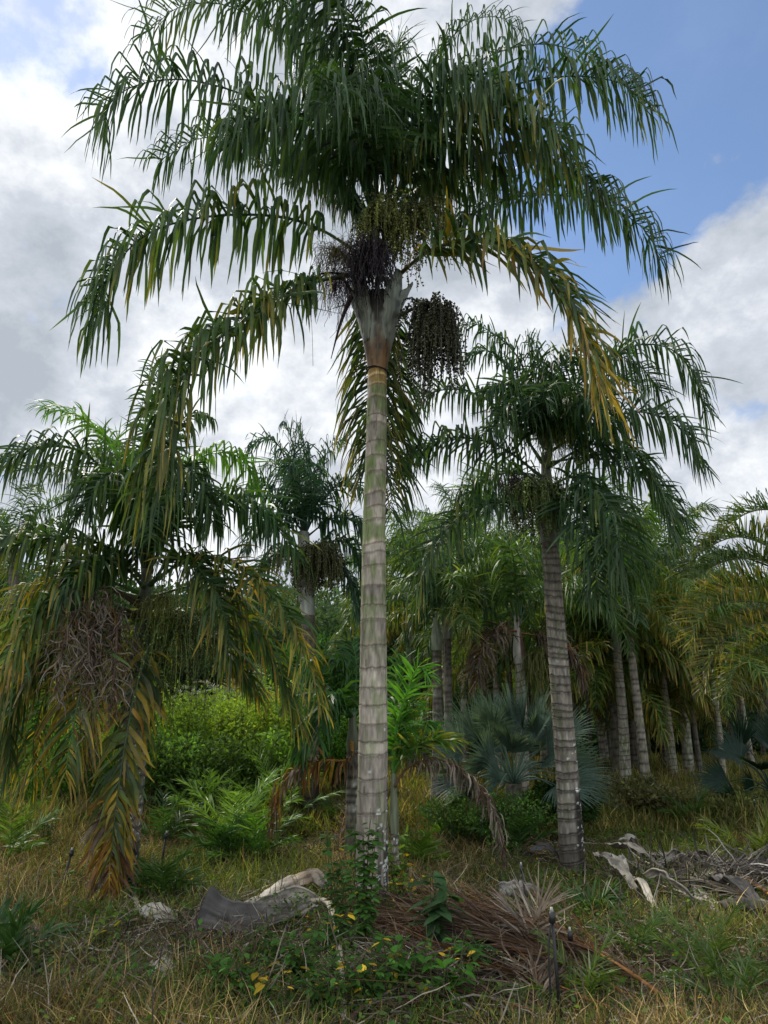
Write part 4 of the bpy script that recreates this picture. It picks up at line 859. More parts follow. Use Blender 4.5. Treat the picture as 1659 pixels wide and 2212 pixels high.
def leafcloud(mb, c, r, n, size, green, tips=None, upb=.5, seed=None, shell=.55):
    d = nrm(rng.normal(size=(n, 3))); rad = (shell + (1 - shell) * rng.uniform(size=n) ** .6)
    clump = vnoise(d * 2.2 + np.asarray(c) * 3, 8); P = np.asarray(c) + d * np.asarray(r) * (rad * (.55 + .75 * clump))[:, None]
    D = nrm(d + rng.normal(0, .7, (n, 3)) + [0, 0, upb]); Wv = rng.normal(size=(n, 3))
    g = np.asarray(green)[None] * np.exp(.3 * rng.normal(size=(n, 1))); t = g * 1.1
    ribbons(mb, P, D, Wv, size * rng.uniform(.6, 1.3, n), size * .5 * rng.uniform(.7, 1.2, n), 2, .2, g, t, prof=np.array([.3, 1, .05]), fold=.3)
def shrub(px, Y, h, wd, label, green, n=3200, seed=0, size=.09, group=None, name='shrub'):
    base = GY(px, Y); root = thing(name, base, label, name, group); r = random.Random(seed)
    ms = MB(); ml = MB()
    for i in range(26):
        a = r.uniform(0, 6.28); q = r.uniform(.1, 1); e = base + [math.cos(a) * wd * .55 * q, math.sin(a) * wd * .4 * q, h * r.uniform(.45, 1.12)]
        p, _ = spline([base + [r.uniform(-.1, .1), 0, 0], (base + e) / 2 + [r.uniform(-.1, .1), 0, .1], e], 8); tube(ms, p, np.linspace(.014, .004, 8), [.09, .07, .04], 4)
        leafcloud(ml, e - [0, 0, h * .12], (wd * .17, wd * .17, h * .26), n // 26, size, np.asarray(green) * math.exp(r.gauss(0, .25)), shell=.2)
        # leafy shoots
        k = 24; t = rng.uniform(.3, 1, k); P = p[(t * 7).astype(int)] + rng.normal(0, .05, (k, 3)); g = np.asarray(green)[None] * np.exp(.3 * rng.normal(size=(k, 1)))
        ribbons(ml, P, rng.normal(size=(k, 3)) + [0, 0, .3], rng.normal(size=(k, 3)), size, size * .55, 2, .2, g, g, prof=np.array([.3, 1, .05]), fold=.3)
    part(ms, 'stems', M_STICK, root); part(ml, 'foliage', M_SOFT, root)
SG = 'leafy shrubs in the clearing'
for i, (px, Y, h, wd, lab, gr) in enumerate([
    (380, 14.5, 1.9, 2.2, 'bright green shrub farthest left in the clearing', (.15, .235, .035)), (450, 15.5, 2.2, 2.2, 'bright green shrub in the middle of the clearing row', (.16, .245, .035)),
    (530, 14.6, 1.9, 2.0, 'tall light green shrub behind the bright young palm', (.17, .25, .035)), (610, 15.5, 2.0, 1.9, 'bright green shrub at the right end of the clearing row', (.14, .215, .035)),
    (420, 13.2, 1.2, 1.8, 'olive shrub at the front of the clearing row', (.07, .12, .03)), (560, 13.4, 1.3, 1.6, 'darker shrub right behind the bright young palm', (.07, .13, .025)), (330, 13.2, 1.3, 1.8, 'dull green shrub behind the left palm', (.05, .10, .02)),
    (160, 13.5, 1.6, 2.2, 'light green shrub behind the hanging dead fronds at left', (.075, .17, .02)), (60, 14.5, 1.7, 2.2, 'dull green shrub at the far left behind the palm fronds', (.05, .11, .02)), (260, 15, 1.7, 2.2, 'light green shrub directly behind the left palm trunk', (.07, .16, .02)),
    (1090, 10.8, .75, 1.3, 'flowering weed bush at the foot of the blue green fan palm', (.055, .12, .025)), (1000, 11.2, .6, 1.2, 'weed bush left of the fan palm foot', (.05, .105, .025)), (1340, 14, .5, 1.6, 'grey green weed bush in front of the grove, beside the ridged trunk', (.085, .09, .04)),
    (1200, 12.4, .7, 1.2, 'weed bush behind the ridged trunk', (.04, .085, .02)), (730, 15.5, 1.5, 1.6, 'green shrub behind the low palm left of the centre trunk', (.06, .15, .02)),
    (1460, 13.5, .4, 1.9, 'low weed bush on the slope below the ringed grove trunk', (.09, .09, .04)), (1590, 13.0, .4, 1.9, 'low weed bush at the right of the slope', (.075, .09, .03))]):
    shrub(px, Y, h, wd, lab, gr, 4200 if Y > 12 else 1800, i, .085 if Y > 12 else .05, SG)
def broad_tree(px, Y, h, wd, label, green, seed, py=None):
    base = GY(px, Y); root = thing('tree', base, label, 'tree', 'trees behind the clearing'); r = random.Random(seed)
    mb = MB(); tube(mb, spline([base - [0, 0, .3], base + [.2, 0, h * .3], base + [-.1, 0, h * .7]], 10)[0], np.linspace(.22, .06, 10), [.07, .06, .045], 8); mb2 = MB()
    for i in range(13):
        a = r.uniform(0, 6.28); q = r.uniform(.2, 1); c = base + [math.cos(a) * wd * .5 * q, math.sin(a) * wd * .5 * q, h * r.uniform(.35, .92)]
        tube(mb, spline([base + [0, 0, h * .3], (base + c) / 2 + [0, 0, h * .15], c], 6)[0], np.linspace(.07, .02, 6), [.07, .06, .045], 5)
        leafcloud(mb2, c, (wd * .24, wd * .24, h * .17), 1100, .20, green, shell=.35)
    part(mb, 'trunk', M_BARK, root, True); part(mb2, 'crown', M_SOFT, root)
for i, (px, Y, h, wd, lab, gr) in enumerate([(300, 30, 7.6, 7, 'dark rounded tree on the rise behind the left palm', (.025, .055, .022)), (480, 32, 8.0, 7, 'dark tree closing the clearing behind the silvery cycads', (.022, .05, .02)),
    (590, 28, 5.5, 5.5, 'deep green tree behind the white crownshaft palm', (.022, .05, .022)), (110, 28, 6.8, 7, 'dark tree behind the left fronds', (.025, .06, .022)), (720, 30, 6.5, 6, 'soft grey green tree left of the centre trunk', (.055, .095, .05)),
    (830, 34, 7.0, 7, 'tree hidden mostly by the centre trunk', (.03, .07, .025)), (-40, 30, 8.0, 7, 'tree at the left edge beyond the fronds', (.03, .07, .03)), (400, 24, 3.9, 5, 'low dark tree in the shade above the silvery cycads', (.015, .035, .015)), (560, 24, 3.7, 4, 'low dark tree in the shade right of the silvery cycads', (.015, .035, .015)), (200, 22, 4.2, 5, 'low green tree behind the hanging dead fronds', (.03, .08, .022)), (690, 22, 3.8, 4, 'low bright tree between low palm and clearing shrubs', (.04, .10, .025))]):
    broad_tree(px, Y, h, wd, lab, gr, i)

def distant_wood():
    mb = MB(); n = 950
    for i in range(n):
        x = rng.uniform(-95, 85); y = rng.uniform(44, 118); s = rng.uniform(2.2, 4.2); z = float(ground_z(x, y)) + s * .8
        g = np.array([.030, .060, .026]) * math.exp(rng.normal(0, .35)) + np.array([.008, .006, .004])
        leafcloud(mb, (x, y, z), (s, s, s * .95), 110, 1.0, g, shell=.75)
    tag(mb.obj('distant_wood', M_SOFT), 'green wood covering the far hillside', 'wood', kind='stuff')
distant_wood()
undergrowth()

# ================================================================== fallen debris
GREY = (.30, .27, .225); DKG = (.055, .050, .045); TAN = (.42, .36, .28)
def gp(px, py, h=0.0): return G(px, py) + np.array([0, 0, h])
def sheath(pts, widths, curl, col, label, axis=(0, 0, 1), group='fallen palm sheaths', stalk=None, seed=0, thick=.012, rough=.03, scol=None):
    p = [gp(*q) for q in pts]; base = np.array(p[0]); base[2] = min(q[2] for q in p)
    root = thing('fallen_sheath', base, label, 'palm sheath', group)
    mb = MB(); sheet(mb, p, widths, curl, col, thick, 14, axis, rough, seed); part(mb, 'blade', M_SHEATH, root, True)
    if stalk is not None:
        mb = MB(); s, _ = spline([gp(*q) for q in stalk], 24); tube(mb, s, np.linspace(.034, .016, 24), scol or TAN, 7, True, .6); part(mb, 'stalk', M_SHEATH, root, True)
    return root
sheath([(498, 1985, .04), (560, 1972, .14), (625, 1960, .25), (675, 1952, .30), (704, 1965, .22)], [.04, .15, .24, .26, .20, .10], [.9, 1.3, 1.7, 2.3, 2.9, 2.4], [[.34, .30, .25], [.50, .46, .39], [.34, .25, .17], [.40, .35, .28]], 'pale tan fallen sheath lying arched on top of the heap left of the centre trunk', (0, .45, -1), seed=3)
sheath([(428, 2030, .22), (500, 2030, .14), (590, 2015, .12), (685, 1990, .16)], [.36, .32, .20, .08], [1.6, 1.8, 1.8, 1.6], [DKG, (.085, .078, .070), (.16, .145, .125), (.30, .27, .22)], 'dark grey open fallen sheath with long curved stalk in front of the pale one', (.1, -.75, .75), stalk=[(670, 1992, .17), (705, 1995, .18), (722, 2040, .16), (735, 2120, .12), (744, 2230, .05)], seed=5)
sheath([(505, 1995, .05), (575, 1990, .12), (640, 1985, .16), (700, 1988, .10)], [.05, .16, .26, .10], [1.0, 1.9, 2.4, 1.6], (.34, .30, .25), 'grey sheath folded under the pale one', (.1, -.8, .3), seed=6)
sheath([(650, 1905, .05), (672, 1905, .14), (700, 1908, .12)], [.18, .26, .26], [2.0, 3.0, 3.2], DKG, 'small dark curled sheath behind the pale sheath', (0, -.4, -1), seed=7)
sheath([(295, 1985, .03), (330, 1990, .14), (372, 2005, .05)], [.12, .34, .14], [1.2, 2.0, 1.3], [[.36, .35, .30], [.40, .38, .32], [.25, .23, .19]], 'small pale domed sheath at the foot of the left palm', (0, 0, -1), stalk=[(300, 1985, .05), (290, 1965, .10), (280, 1950, .06)], seed=8)
sheath([(335, 2160, .02), (345, 2130, .12), (352, 2100, .12)], [.34, .30, .10], [3.3, 2.6, 1.5], [[.30, .28, .21], [.36, .33, .26], [.22, .2, .16]], 'pale cup shaped sheath at the lower left with dark opening', (0, -.2, -1), seed=9)
sheath([(170, 2185, .04), (230, 2165, .08), (330, 2150, .05)], [.12, .22, .10], [1.5, 1.8, 1.4], (.16, .145, .12), 'long grey sheath half buried at the lower left', (0, 0, -1), seed=10)
sheath([(270, 2205, .05), (400, 2195, .06), (560, 2188, .03)], [.05, .12, .05], [1.2, 1.6, 1.2], (.15, .12, .09), 'narrow grey brown stalk lying along the bottom left', (0, 0, -1), seed=11)
sheath([(200, 2150, .04), (300, 2120, .10), (400, 2100, .05)], [.05, .12, .08], [1.5, 1.8, 1.4], (.11, .10, .085), 'thin dark sheath above the long grey one', (0, 0, -1), seed=12)
sheath([(1090, 1955, .06), (1120, 1950, .09), (1180, 1945, .05)], [.30, .28, .12], [4.6, 4.4, 3.0], [[.30, .28, .24], [.27, .25, .21], [.16, .14, .11]], 'rolled up grey sheath like a short pipe left of the ridged trunk foot', (0, 0, 1), seed=13)
# heap at the right
hr = random.Random(5)
HP = [((1290, 1890), (1380, 1960), .10, .5, GREY, 'long flat grey sheath nearest the ridged trunk in the right heap'), ((1320, 1885), (1440, 1920), .16, .8, (.20, .18, .155), 'grey sheath across the left part of the right heap'),
      ((1345, 1875), (1375, 1850), .14, 1.2, (.32, .30, .25), 'short upright pale scrap on the left end of the right heap'), ((1400, 1880), (1490, 1885), .20, 2.2, (.15, .135, .12), 'dark sheath on the crest of the right heap'),
      ((1430, 1905), (1500, 1890), .22, 4.2, (.28, .26, .23), 'grey tightly curled ring on top of the right heap'), ((1500, 1890), (1545, 1910), .24, 3.6, (.09, .08, .07), 'dark curled sheath right of the grey ring'),
      ((1480, 1925), (1560, 1990), .10, 1.0, (.32, .29, .25), 'pale strap running down the front of the right heap'), ((1400, 1960), (1500, 1985), .10, 1.6, (.30, .27, .22), 'pale sheath low at the front of the right heap'),
      ((1360, 1930), (1420, 1990), .06, 1., (.36, .33, .27), 'narrow pale stalk in front of the right heap'), ((1530, 1930), (1659, 1990), .12, 1.5, (.10, .09, .08), 'long dark sheath at the back of the right heap'),
      ((1560, 1995), (1680, 1990), .22, 3.8, (.10, .085, .07), 'dark hollow sheath at the right end of the heap'), ((1540, 1890), (1570, 1930), .16, 1.6, (.19, .175, .155), 'small grey sheath leaning on the back of the heap'),
      ((1330, 1905), (1360, 1935), .10, 1.2, (.40, .37, .31), 'small pale strip beside the ridged trunk'), ((1150, 1895), (1215, 1890), .08, 1.4, (.06, .055, .05), 'dark flat sheath left of the ridged trunk foot')]
for i, (a, b, wd, cu, cc, lab) in enumerate(HP):
    h = .08 + .24 * hr.random(); m = ((a[0] + b[0]) / 2, (a[1] + b[1]) / 2, h + .10 * hr.random())
    sheath([(a[0], a[1], h), m, (b[0], b[1], h * .6)], [wd * .7, wd * 1.4, wd * .5], [cu * .9, cu * 1.4, cu * .8], cc, lab, (hr.uniform(-.3, .3), -.5, hr.choice([-.8, .8])), 'sheaths of the right heap', seed=60 + i, rough=.045)
def fallen_frond(pts, label, age, L=.8, w=.02, n=70, group='fallen fronds', phi=(-.15, .3), fwd=(.9, 1.25), grav=.03, curl=.05, var=.3, mat=None, ref=None, clear=.15, rad=.018, name='fallen_frond', kink=.2, stem=None):
    p = [gp(*q) for q in pts]; b = np.array(p[0]); b[2] = min(q[2] for q in p)
    root = thing(name, b, label, 'fallen frond', group)
    mb = MB(); frond(mb, p, L=L, w=w, n=n, age=age, tip=.15, var=var, phi=phi, fwd=fwd, grav=grav, kink=kink, kink_p=.3, curl=curl, K=6, clear=clear, rad=rad, ref=ref, stem=stem)
    o = mb.obj('leaflets', mat or M_DRY, root)
    return root
BR = 1.98
for i, (pts, lab) in enumerate([
    ([(1500, 2235, 0.076), (1330, 2140, 0.169), (1130, 2045, 0.204), (930, 1965, 0.169)], 'uppermost brown fallen frond whose midrib runs down to the right'),
    ([(1450, 2235, 0.058), (1280, 2150, 0.122), (1080, 2070, 0.158), (850, 1985, 0.158)], 'brown fallen frond just under the uppermost one'),
    ([(1400, 2240, 0.058), (1220, 2180, 0.111), (1020, 2110, 0.122), (800, 2010, 0.122)], 'brown fallen frond in the middle of the broom like stack'),
    ([(1340, 2250, 0.053), (1150, 2220, 0.088), (980, 2160, 0.088), (860, 2080, 0.076)], 'lowest brown fallen frond at the bottom of the stack'),
    ([(1250, 2100, 0.111), (1050, 2030, 0.146), (900, 1975, 0.129), (760, 1985, 0.111)], 'brown fallen frond tip reaching behind the broadleaf plant'),
    ([(1300, 2140, 0.111), (1100, 2080, 0.169), (900, 2030, 0.158), (720, 2010, 0.076)], 'reddish brown fallen frond spreading to the left of the stack')]):
    fallen_frond(pts, lab, BR + (.12 if i % 2 else 0), L=.95, w=.010, n=210, fwd=(1.25, 1.5), phi=(-.12, .15), curl=.05, var=.16)
fallen_frond([(1170, 2255, .02), (1165, 2200, .14), (1160, 2160, .22)], 'purplish brown frond standing up like a broom at the bottom centre right', 2.35, L=.40, w=.018, n=26, fwd=(1.0, 1.35), phi=(-.3, .3), grav=.01, var=.2)
fallen_frond([(1130, 2090, .10), (1160, 2060, .25), (1180, 2040, .30)], 'tan upright leaflets sticking out of the brown stack', 2.6, L=.42, w=.018, n=36, phi=(.2, 1.2), fwd=(.2, 1.), grav=.0)
fallen_frond([(740, 2240, .05), (800, 2190, .08), (850, 2130, .08), (870, 2080, .05)], 'grey fallen frond at the bottom centre', 2.9, L=.5, w=.014, n=60, phi=(-.1, .2))
fallen_frond([(1000, 2230, .05), (940, 2180, .08), (900, 2110, .1), (880, 2070, .08)], 'pale grey fallen frond under the weeds at the bottom', 3.0, L=.5, w=.016, n=60, phi=(-.1, .2))
fallen_frond([(640, 2100, .05), (500, 2080, .10), (380, 2060, .08), (280, 2060, .04)], 'dark tangled fallen fruit stalk left of the dark sheath', 2.2, L=.35, w=.008, n=120, phi=(-.3, 1.2), fwd=(.2, 1.), grav=.2, curl=.4)
fallen_frond([(620, 2130, .05), (520, 2130, .14), (420, 2130, .12), (330, 2110, .04)], 'second dark tangle of stalks below the first', 2.15, L=.35, w=.007, n=120, phi=(-.3, 1.2), fwd=(.2, 1.), grav=.25, curl=.4)
fallen_frond([(1700, 2000, .12), (1560, 1950, .16), (1450, 1915, .14), (1330, 1880, .08)], 'grey dead frond lying along the right heap', 2.9, L=.7, w=.014, n=110, curl=.1, rad=.035, stem=(.26, .23, .19))
fallen_frond([(1560, 1975, .06), (1450, 1945, .10), (1350, 1910, .08), (1280, 1890, .03)], 'second grey dead frond at the front of the right heap', 2.7, L=.6, w=.014, n=100, curl=.12, rad=.035, stem=(.36, .33, .27))
fallen_frond([(1680, 1960, .08), (1600, 1925, .16), (1530, 1895, .14), (1450, 1875, .08)], 'dark dead frond at the back of the right heap', 2.3, L=.6, w=.014, n=100, curl=.1, rad=.03)
fallen_frond([(700, 1960, .03), (640, 1940, .06), (560, 1940, .05), (480, 1975, .03)], 'grey twiggy fallen frond around the pale sheath', 2.9, L=.4, w=.010, n=90, curl=.2)
fallen_frond([(960, 1745, .03), (915, 1735, .06), (870, 1740, .05)], 'pale grey debris at the foot of the three close palms', 3.0, L=.5, w=.05, n=40, curl=.2)
fallen_frond([(1690, 1760, .03), (1600, 1745, .10), (1540, 1745, .03)], 'dark debris heap before the grove at the right', 2.2, L=.5, w=.03, n=50, curl=.2)
fallen_frond([(740, 1890, .03), (735, 1840, .2), (755, 1790, .5)], 'brown dead leaflets heaped behind the centre trunk', 2.2, L=.4, w=.02, n=60, curl=.3, phi=(-1, 1))

# irrigation stakes
def stake(px, py, h, lean, label, tubing=True, r=.009):
    b = G(px, py); root = thing('irrigation_stake', b, label, 'stake', 'black irrigation stakes'); t = b + np.array([lean * h, 0, h])
    mb = MB(); tube(mb, [b - [0, 0, .05], b + (t - b) * .5, t], [r, r, r * .9], [.014, .014, .015], 8); tube(mb, [t - [0, 0, .03], t + [0, 0, .03]], [r * 1.9, r * 1.6], [.02, .02, .02], 8); part(mb, 'stake', M_PLASTIC, root)
    mb = MB(); tube(mb, [t + [0, 0, .03], t + [0, 0, .055]], [r * 1.2, r * .7], [.35, .34, .30], 8); part(mb, 'sprinkler_head', M_PLASTIC, root)
    if tubing:
        mb = MB(); tube(mb, spline([t, t + [-.04, -.03, -h * .25], b + [-.07, -.05, h * .3], b + [-.16, -.05, .0]], 14)[0], .006, [.012, .012, .013], 6); part(mb, 'tube', M_PLASTIC, root)
stake(1146, 2000, .46, -.12, 'tilted black irrigation stake with hanging tube below the rolled sheath')
stake(1214, 2240, .62, -.02, 'near black irrigation stake in front of the brown fallen fronds', r=.011)
stake(1040, 1850, .42, .02, 'thin black stake left of the ridged trunk', False)
stake(345, 1885, .42, .1, 'black stake behind the low seedling at left', False, .014)
stake(128, 1935, .42, .18, 'leaning black stake in the dry grass at the left', False, .014)
stake(1250, 2110, .26, -.15, 'short dark stake behind the brown fallen fronds', False, .010)
stake(1640, 1800, .45, 0, 'thin stake on the slope at the right edge', False)

# broadleaf plants and climbers
def broad_plant(px, py, n, h, leaf, green, label, group=None, yellow=0.0, spread=.3, wf=.45, seed=0, name='weed_plant', cat='weed'):
    b = G(px, py); root = thing(name, b, label, cat, group); r = random.Random(seed + 5); ms = MB(); ml = MB()
    for i in range(n):
        a = r.uniform(0, 6.28); q = r.uniform(.1, 1) * spread; e = b + np.array([math.cos(a) * q, math.sin(a) * q * .7, h * r.uniform(.55, 1.05)])
        p, _ = spline([b + [r.uniform(-.05, .05), 0, -.02], (b + e) / 2 + [r.uniform(-.06, .06), 0, .04], e], 10); tube(ms, p, np.linspace(.006, .002, 10), [.07, .08, .03], 4)
        k = max(4, int(h / leaf * 2.2)); t = rng.uniform(.25, 1, k); P = p[(t * 9).astype(int)]
        D = rng.normal(size=(k, 3)); D[:, 2] = abs(D[:, 2]) * .3 + .1; D = nrm(D); Wv = nrm(np.cross(D, [0, 0, 1.]))
        g = np.asarray(green)[None] * np.exp(.25 * rng.normal(size=(k, 1))); ye = rng.uniform(size=k) < yellow; g[ye] = np.array([.48, .32, .03]) * np.exp(.3 * rng.normal(size=(ye.sum(), 1)))
        ln = leaf * rng.uniform(.6, 1.25, k)
        ribbons(ml, P + D * .02, D, Wv, ln, ln * wf, 5, .22, g, g, prof=np.array([.15, .85, 1., .85, .5, .03]), fold=.25)
    part(ms, 'stems', M_STICK, root); part(ml, 'foliage', M_SOFT, root); return root
broad_plant(955, 2065, 9, .62, .21, (.045, .095, .035), 'broadleaf plant with large dark oval leaves over the brown fallen fronds', None, 0, .34, .5, 1, 'broadleaf_plant', 'plant')
broad_plant(790, 2060, 13, 1.0, .08, (.05, .12, .022), 'tall vine climbing in front of the centre trunk base', None, .03, .28, .7, 2, 'vine', 'vine')
broad_plant(745, 2040, 9, .9, .075, (.045, .11, .025), 'thin stemmed vine left of the centre trunk base', None, .04, .25, .6, 3, 'vine', 'vine')
broad_plant(865, 1960, 5, .8, .09, (.08, .15, .02), 'vine with yellow leaves beside the slim palm', None, .2, .12, .75, 4, 'vine', 'vine')
WG = 'leafy weeds in the foreground'
_wr = random.Random(3)
for i, (px, py, n, h, lf, gr, ye, lab) in enumerate([
    (560, 2120, 17, .35, .07, (.05, .12, .022), .05, 'leafy weed in front of the dark sheath'), (640, 2160, 19, .40, .07, (.045, .11, .02), .06, 'leafy weed right of the paler tangle, near bottom centre'),
    (480, 2190, 19, .36, .07, (.05, .125, .022), .08, 'leafy weed right of the cup shaped sheath'), (700, 2210, 17, .34, .06, (.06, .13, .025), .05, 'leafy weed at the bottom beside the curved pale stalk'),
    (800, 2190, 16, .38, .07, (.045, .11, .02), .14, 'weed with many yellow leaves at the bottom centre'), (880, 2160, 17, .40, .08, (.05, .14, .02), .08, 'leafy weed below the broadleaf plant'),
    (960, 2190, 8, .45, .09, (.055, .16, .02), .06, 'bright green weed clump at the bottom right of centre'), (1020, 2120, 15, .34, .08, (.04, .10, .025), .02, 'green weed before the brown fronds'),
    (560, 2215, 15, .30, .07, (.05, .12, .02), .12, 'weed with orange leaves at the very bottom'), (210, 2060, 8, .30, .07, (.10, .17, .02), .05, 'yellow green weed in dry grass at the left'),
    (330, 2170, 8, .22, .06, (.05, .14, .02), 0, 'low weed above the cup shaped sheath'), (240, 2150, 7, .25, .07, (.06, .15, .02), 0, 'bright low weed at the lower left'),
    (420, 2080, 6, .25, .06, (.05, .12, .02), 0, 'small weed before the dark tangle'), (150, 1930, 7, .30, .07, (.06, .12, .03), 0, 'weed beside the leaning stake at left'),
    (100, 1830, 9, .45, .07, (.05, .11, .025), 0, 'pale weed behind the leaning stake'), (1480, 1860, 6, .35, .06, (.07, .14, .02), 0, 'weed just behind the right heap'), (1560, 1840, 6, .3, .06, (.06, .12, .02), 0, 'weed behind the right end of the heap'),
    (1070, 1880, 7, .3, .06, (.05, .12, .02), .03, 'weed below the dried arching frond'), (920, 1960, 7, .3, .06, (.06, .12, .02), .25, 'weed with yellow leaves right of the centre trunk'), (300, 2215, 8, .2, .05, (.06, .14, .02), .02, 'low weed at the bottom left'),
    (600, 1900, 6, .25, .06, (.07, .14, .02), 0, 'weed behind the pale sheath'), (720, 2090, 17, .4, .07, (.045, .11, .02), .12, 'weed around the curved pale stalk')]):
    broad_plant(px, py, n, h, lf, gr, lab, WG, ye, .28, .55, 10 + i)

# ================================================================== grasses (uncountable)
def patch(x, y, s, sd_): return vnoise(np.stack([x * s, y * s, x * 0], -1), sd_)
def scatter(n, y0, y1, power=1.6):
    y = y0 + (y1 - y0) * rng.uniform(size=n) ** power; x = rng.uniform(-1, 1, n) * (y * .66 + .8); return x, y
def grass(name, label, n, y0, y1, hmin, hmax, wd, cols, lean, K=4, mask=None, mat=None, grav=.12, power=1.5, wig=.12):
    x, y = scatter(n, y0, y1, power)
    keep = np.ones(n, bool) if mask is None else rng.uniform(size=n) < mask(x, y); x, y = x[keep], y[keep]; n = len(x)
    P = np.stack([x, y, ground_z(x, y) - .01], -1); D = rng.normal(0, lean, (n, 3)); D[:, 2] = 1
    c = np.asarray(cols)[rng.integers(0, len(cols), n)] * np.exp(.3 * rng.normal(size=(n, 1))) * (.6 + .8 * patch(x, y, 1.1, 21))[:, None]
    h = rng.uniform(hmin, hmax, n) * (.5 + .9 * patch(x, y, .9, 22)); w = wd * (1 + y * .07) * rng.uniform(.6, 1.3, n)
    mb = MB(); ribbons(mb, P, D, rng.normal(size=(n, 3)) * [1, 1, .1], h, w, K, grav * rng.uniform(.2, 2, (n, 1)), c * .8, c * 1.15, prof=np.array([.7, 1, .8, .1]), wig=wig)
    tag(mb.obj(name, mat or M_DRY), label, name.replace('_', ' '), kind='stuff')
EXC = [(.9, 5.7, 1.2, .6), (1.8, 5.3, .8, .4), (-1.75, 5.5, .6, .4), (-2.5, 5.2, .9, .35), (-1.3, 5.9, .7, .4), (-3.4, 5.6, .6, .4), (-2.6, 8.4, .9, .5), (4.6, 9.0, 1.9, .9), (.9, 6.3, 1.3, .7), (-1.1, 7.6, .9, .8), (-.1, 6.3, 1.0, .8), (-1.9, 6.6, .9, .6), (2.3, 5.9, .9, .7)]
def clear_(x, y):
    k = np.ones_like(x)
    for a, b, rx, ry in EXC: k = k * (1 - .85 * np.exp(-(((x - a) / rx) ** 2 + ((y - b) / ry) ** 2) ** 2))
    return k
dryness = lambda x, y: np.clip(smooth((patch(x, y, .55, 31) - .28) * 3.2) + .35 * (x > 1) * (y < 9), .08, 1)
green_m = lambda x, y: (.45 + .55 * smooth((y - 5.5) / 2.5)) * np.clip(1.15 - smooth((patch(x, y, .55, 31) - .30) * 3) + .15, .1, 1)
bare = lambda x, y: smooth((patch(x, y, .9, 33) - .25) * 5) * clear_(x, y)
grass('dry_grass', 'dry straw coloured grass covering the plantation floor', 250000, 4.2, 16, .12, .42, .0046, [(.31, .22, .09), (.24, .16, .065), (.38, .28, .13), (.18, .13, .05), (.13, .13, .045), (.10, .075, .05), (.09, .11, .035)], .7, 5, lambda x, y: dryness(x, y) * bare(x, y), grav=.2, wig=.16)
grass('green_grass', 'green grass growing between the dry stalks', 150000, 4.2, 18, .10, .34, .006, [(.07, .11, .022), (.11, .14, .028), (.06, .085, .02), (.16, .17, .04)], .4, 4, lambda x, y: green_m(x, y) * bare(x, y), M_SOFT, grav=.16)
grass('matted_grass', 'matted dead grass and thatch lying on the soil', 130000, 4.2, 15, .08, .30, .005, [(.26, .19, .09), (.16, .11, .06), (.09, .07, .04), (.32, .25, .13), (.10, .11, .04)], 1.6, 3, lambda x, y: .25 + .75 * patch(x, y, 1.2, 51), grav=.25, wig=.2)
grass('far_grass', 'mixed grass and weeds on the slope before the grove', 90000, 12, 34, .15, .5, .011, [(.15, .16, .045), (.10, .13, .03), (.24, .19, .08), (.15, .12, .05)], .35, 3, None, M_SOFT, power=1.3)
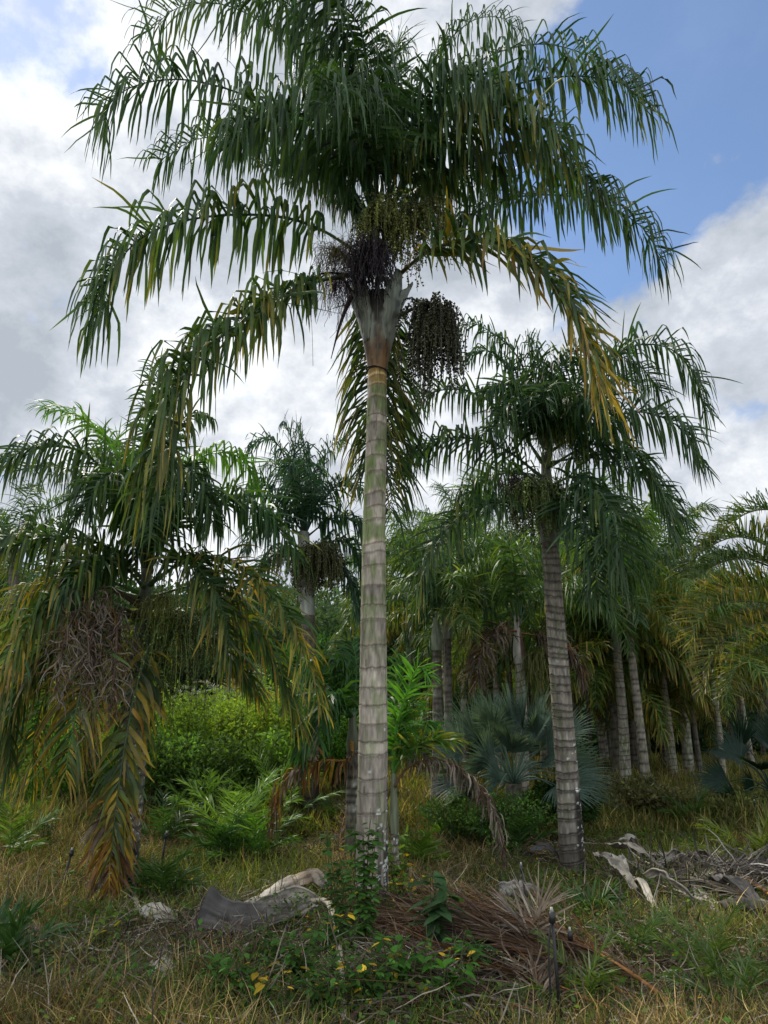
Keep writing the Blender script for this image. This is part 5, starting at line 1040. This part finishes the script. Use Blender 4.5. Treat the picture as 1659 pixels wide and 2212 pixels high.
def ground_leaves():
    n = 90000; x, y = scatter(n, 4.2, 15, 1.5); k = rng.uniform(size=n) < np.maximum(green_m(x, y) * (.25 + .75 * smooth((patch(x, y, 1.3, 41) - .4) * 5)), .8 * np.exp(-(((x + .2) / 1.9) ** 2 + ((y - 5.4) / .8) ** 2))); x, y = x[k], y[k]; n = len(x)
    P = np.stack([x, y, ground_z(x, y) + rng.uniform(.01, .22, n) * (.4 + patch(x, y, 1.4, 42))], -1); D = rng.normal(size=(n, 3)); D[:, 2] = abs(D[:, 2]) * .5
    c = np.array([(.055, .12, .022), (.04, .09, .022), (.09, .15, .03), (.07, .10, .03)])[rng.integers(0, 4, n)] * np.exp(.3 * rng.normal(size=(n, 1)))
    c[rng.uniform(size=n) < .012] = (.55, .33, .02); s = rng.uniform(.02, .05, n)
    mb = MB(); ribbons(mb, P, D, rng.normal(size=(n, 3)), s, s * .6, 2, .15, c, c, prof=np.array([.3, 1, .05]), fold=.3)
    tag(mb.obj('ground_cover', M_SOFT), 'small leafy ground cover among the grass', 'ground cover', kind='stuff')
    n = 52000; x, y = scatter(n, 4.2, 12, 1.4); k = rng.uniform(size=n) < .15 + smooth((patch(x, y, .8, 44) - .5) * 5) + .9 * np.exp(-(((x - .2) / 2.6) ** 2 + ((y - 6.3) / 1.4) ** 2)) + .8 * np.exp(-(((x + 1.9) / 1.6) ** 2 + ((y - 5.7) / .7) ** 2)) + .9 * np.exp(-(((x - 4.6) / 1.9) ** 2 + ((y - 9.) / .9) ** 2)); x, y = x[k], y[k]; n = len(x)
    P = np.stack([x, y, ground_z(x, y) + rng.uniform(.005, .10, n)], -1); D = rng.normal(size=(n, 3)); D[:, 2] *= .25
    c = np.array([(.20, .17, .13), (.09, .07, .05), (.14, .10, .07), (.28, .25, .20), (.05, .04, .035)])[rng.integers(0, 5, n)] * np.exp(.3 * rng.normal(size=(n, 1)))
    mb = MB(); ribbons(mb, P, D, rng.normal(size=(n, 3)), rng.uniform(.08, .45, n), rng.uniform(.003, .011, n), 4, .05, c, c, prof=np.array([.5, 1, 1, .4]), wig=.2)
    m = 15000; a = rng.uniform(0, 6.28, m); q = np.sqrt(rng.uniform(size=m)); hx, hy = 4.7 + 2.0 * q * np.cos(a), 8.9 + .75 * q * np.sin(a) - .25 * q * np.cos(a)
    P = np.stack([hx, hy, ground_z(hx, hy) + rng.uniform(0, .26, m) * (1 - q ** 2)], -1); D = rng.normal(size=(m, 3)) * [1.2, .6, .25] + [.5, -.35, 0]
    c = np.array([(.20, .18, .155), (.10, .09, .075), (.28, .26, .22), (.05, .045, .04), (.14, .12, .10)])[rng.integers(0, 5, m)] * np.exp(.3 * rng.normal(size=(m, 1)))
    ribbons(mb, P, D, rng.normal(size=(m, 3)), rng.uniform(.12, .6, m), rng.uniform(.004, .022, m), 5, .04, c, c, prof=np.array([.5, 1, 1, .4]), wig=.18)
    tag(mb.obj('leaf_litter', M_STICK), 'grey and brown twigs and dead leaflets littering the ground', 'leaf litter', kind='stuff')
ground_leaves()
for w_ in bpy.data.objects:
    w_.select_set(False)
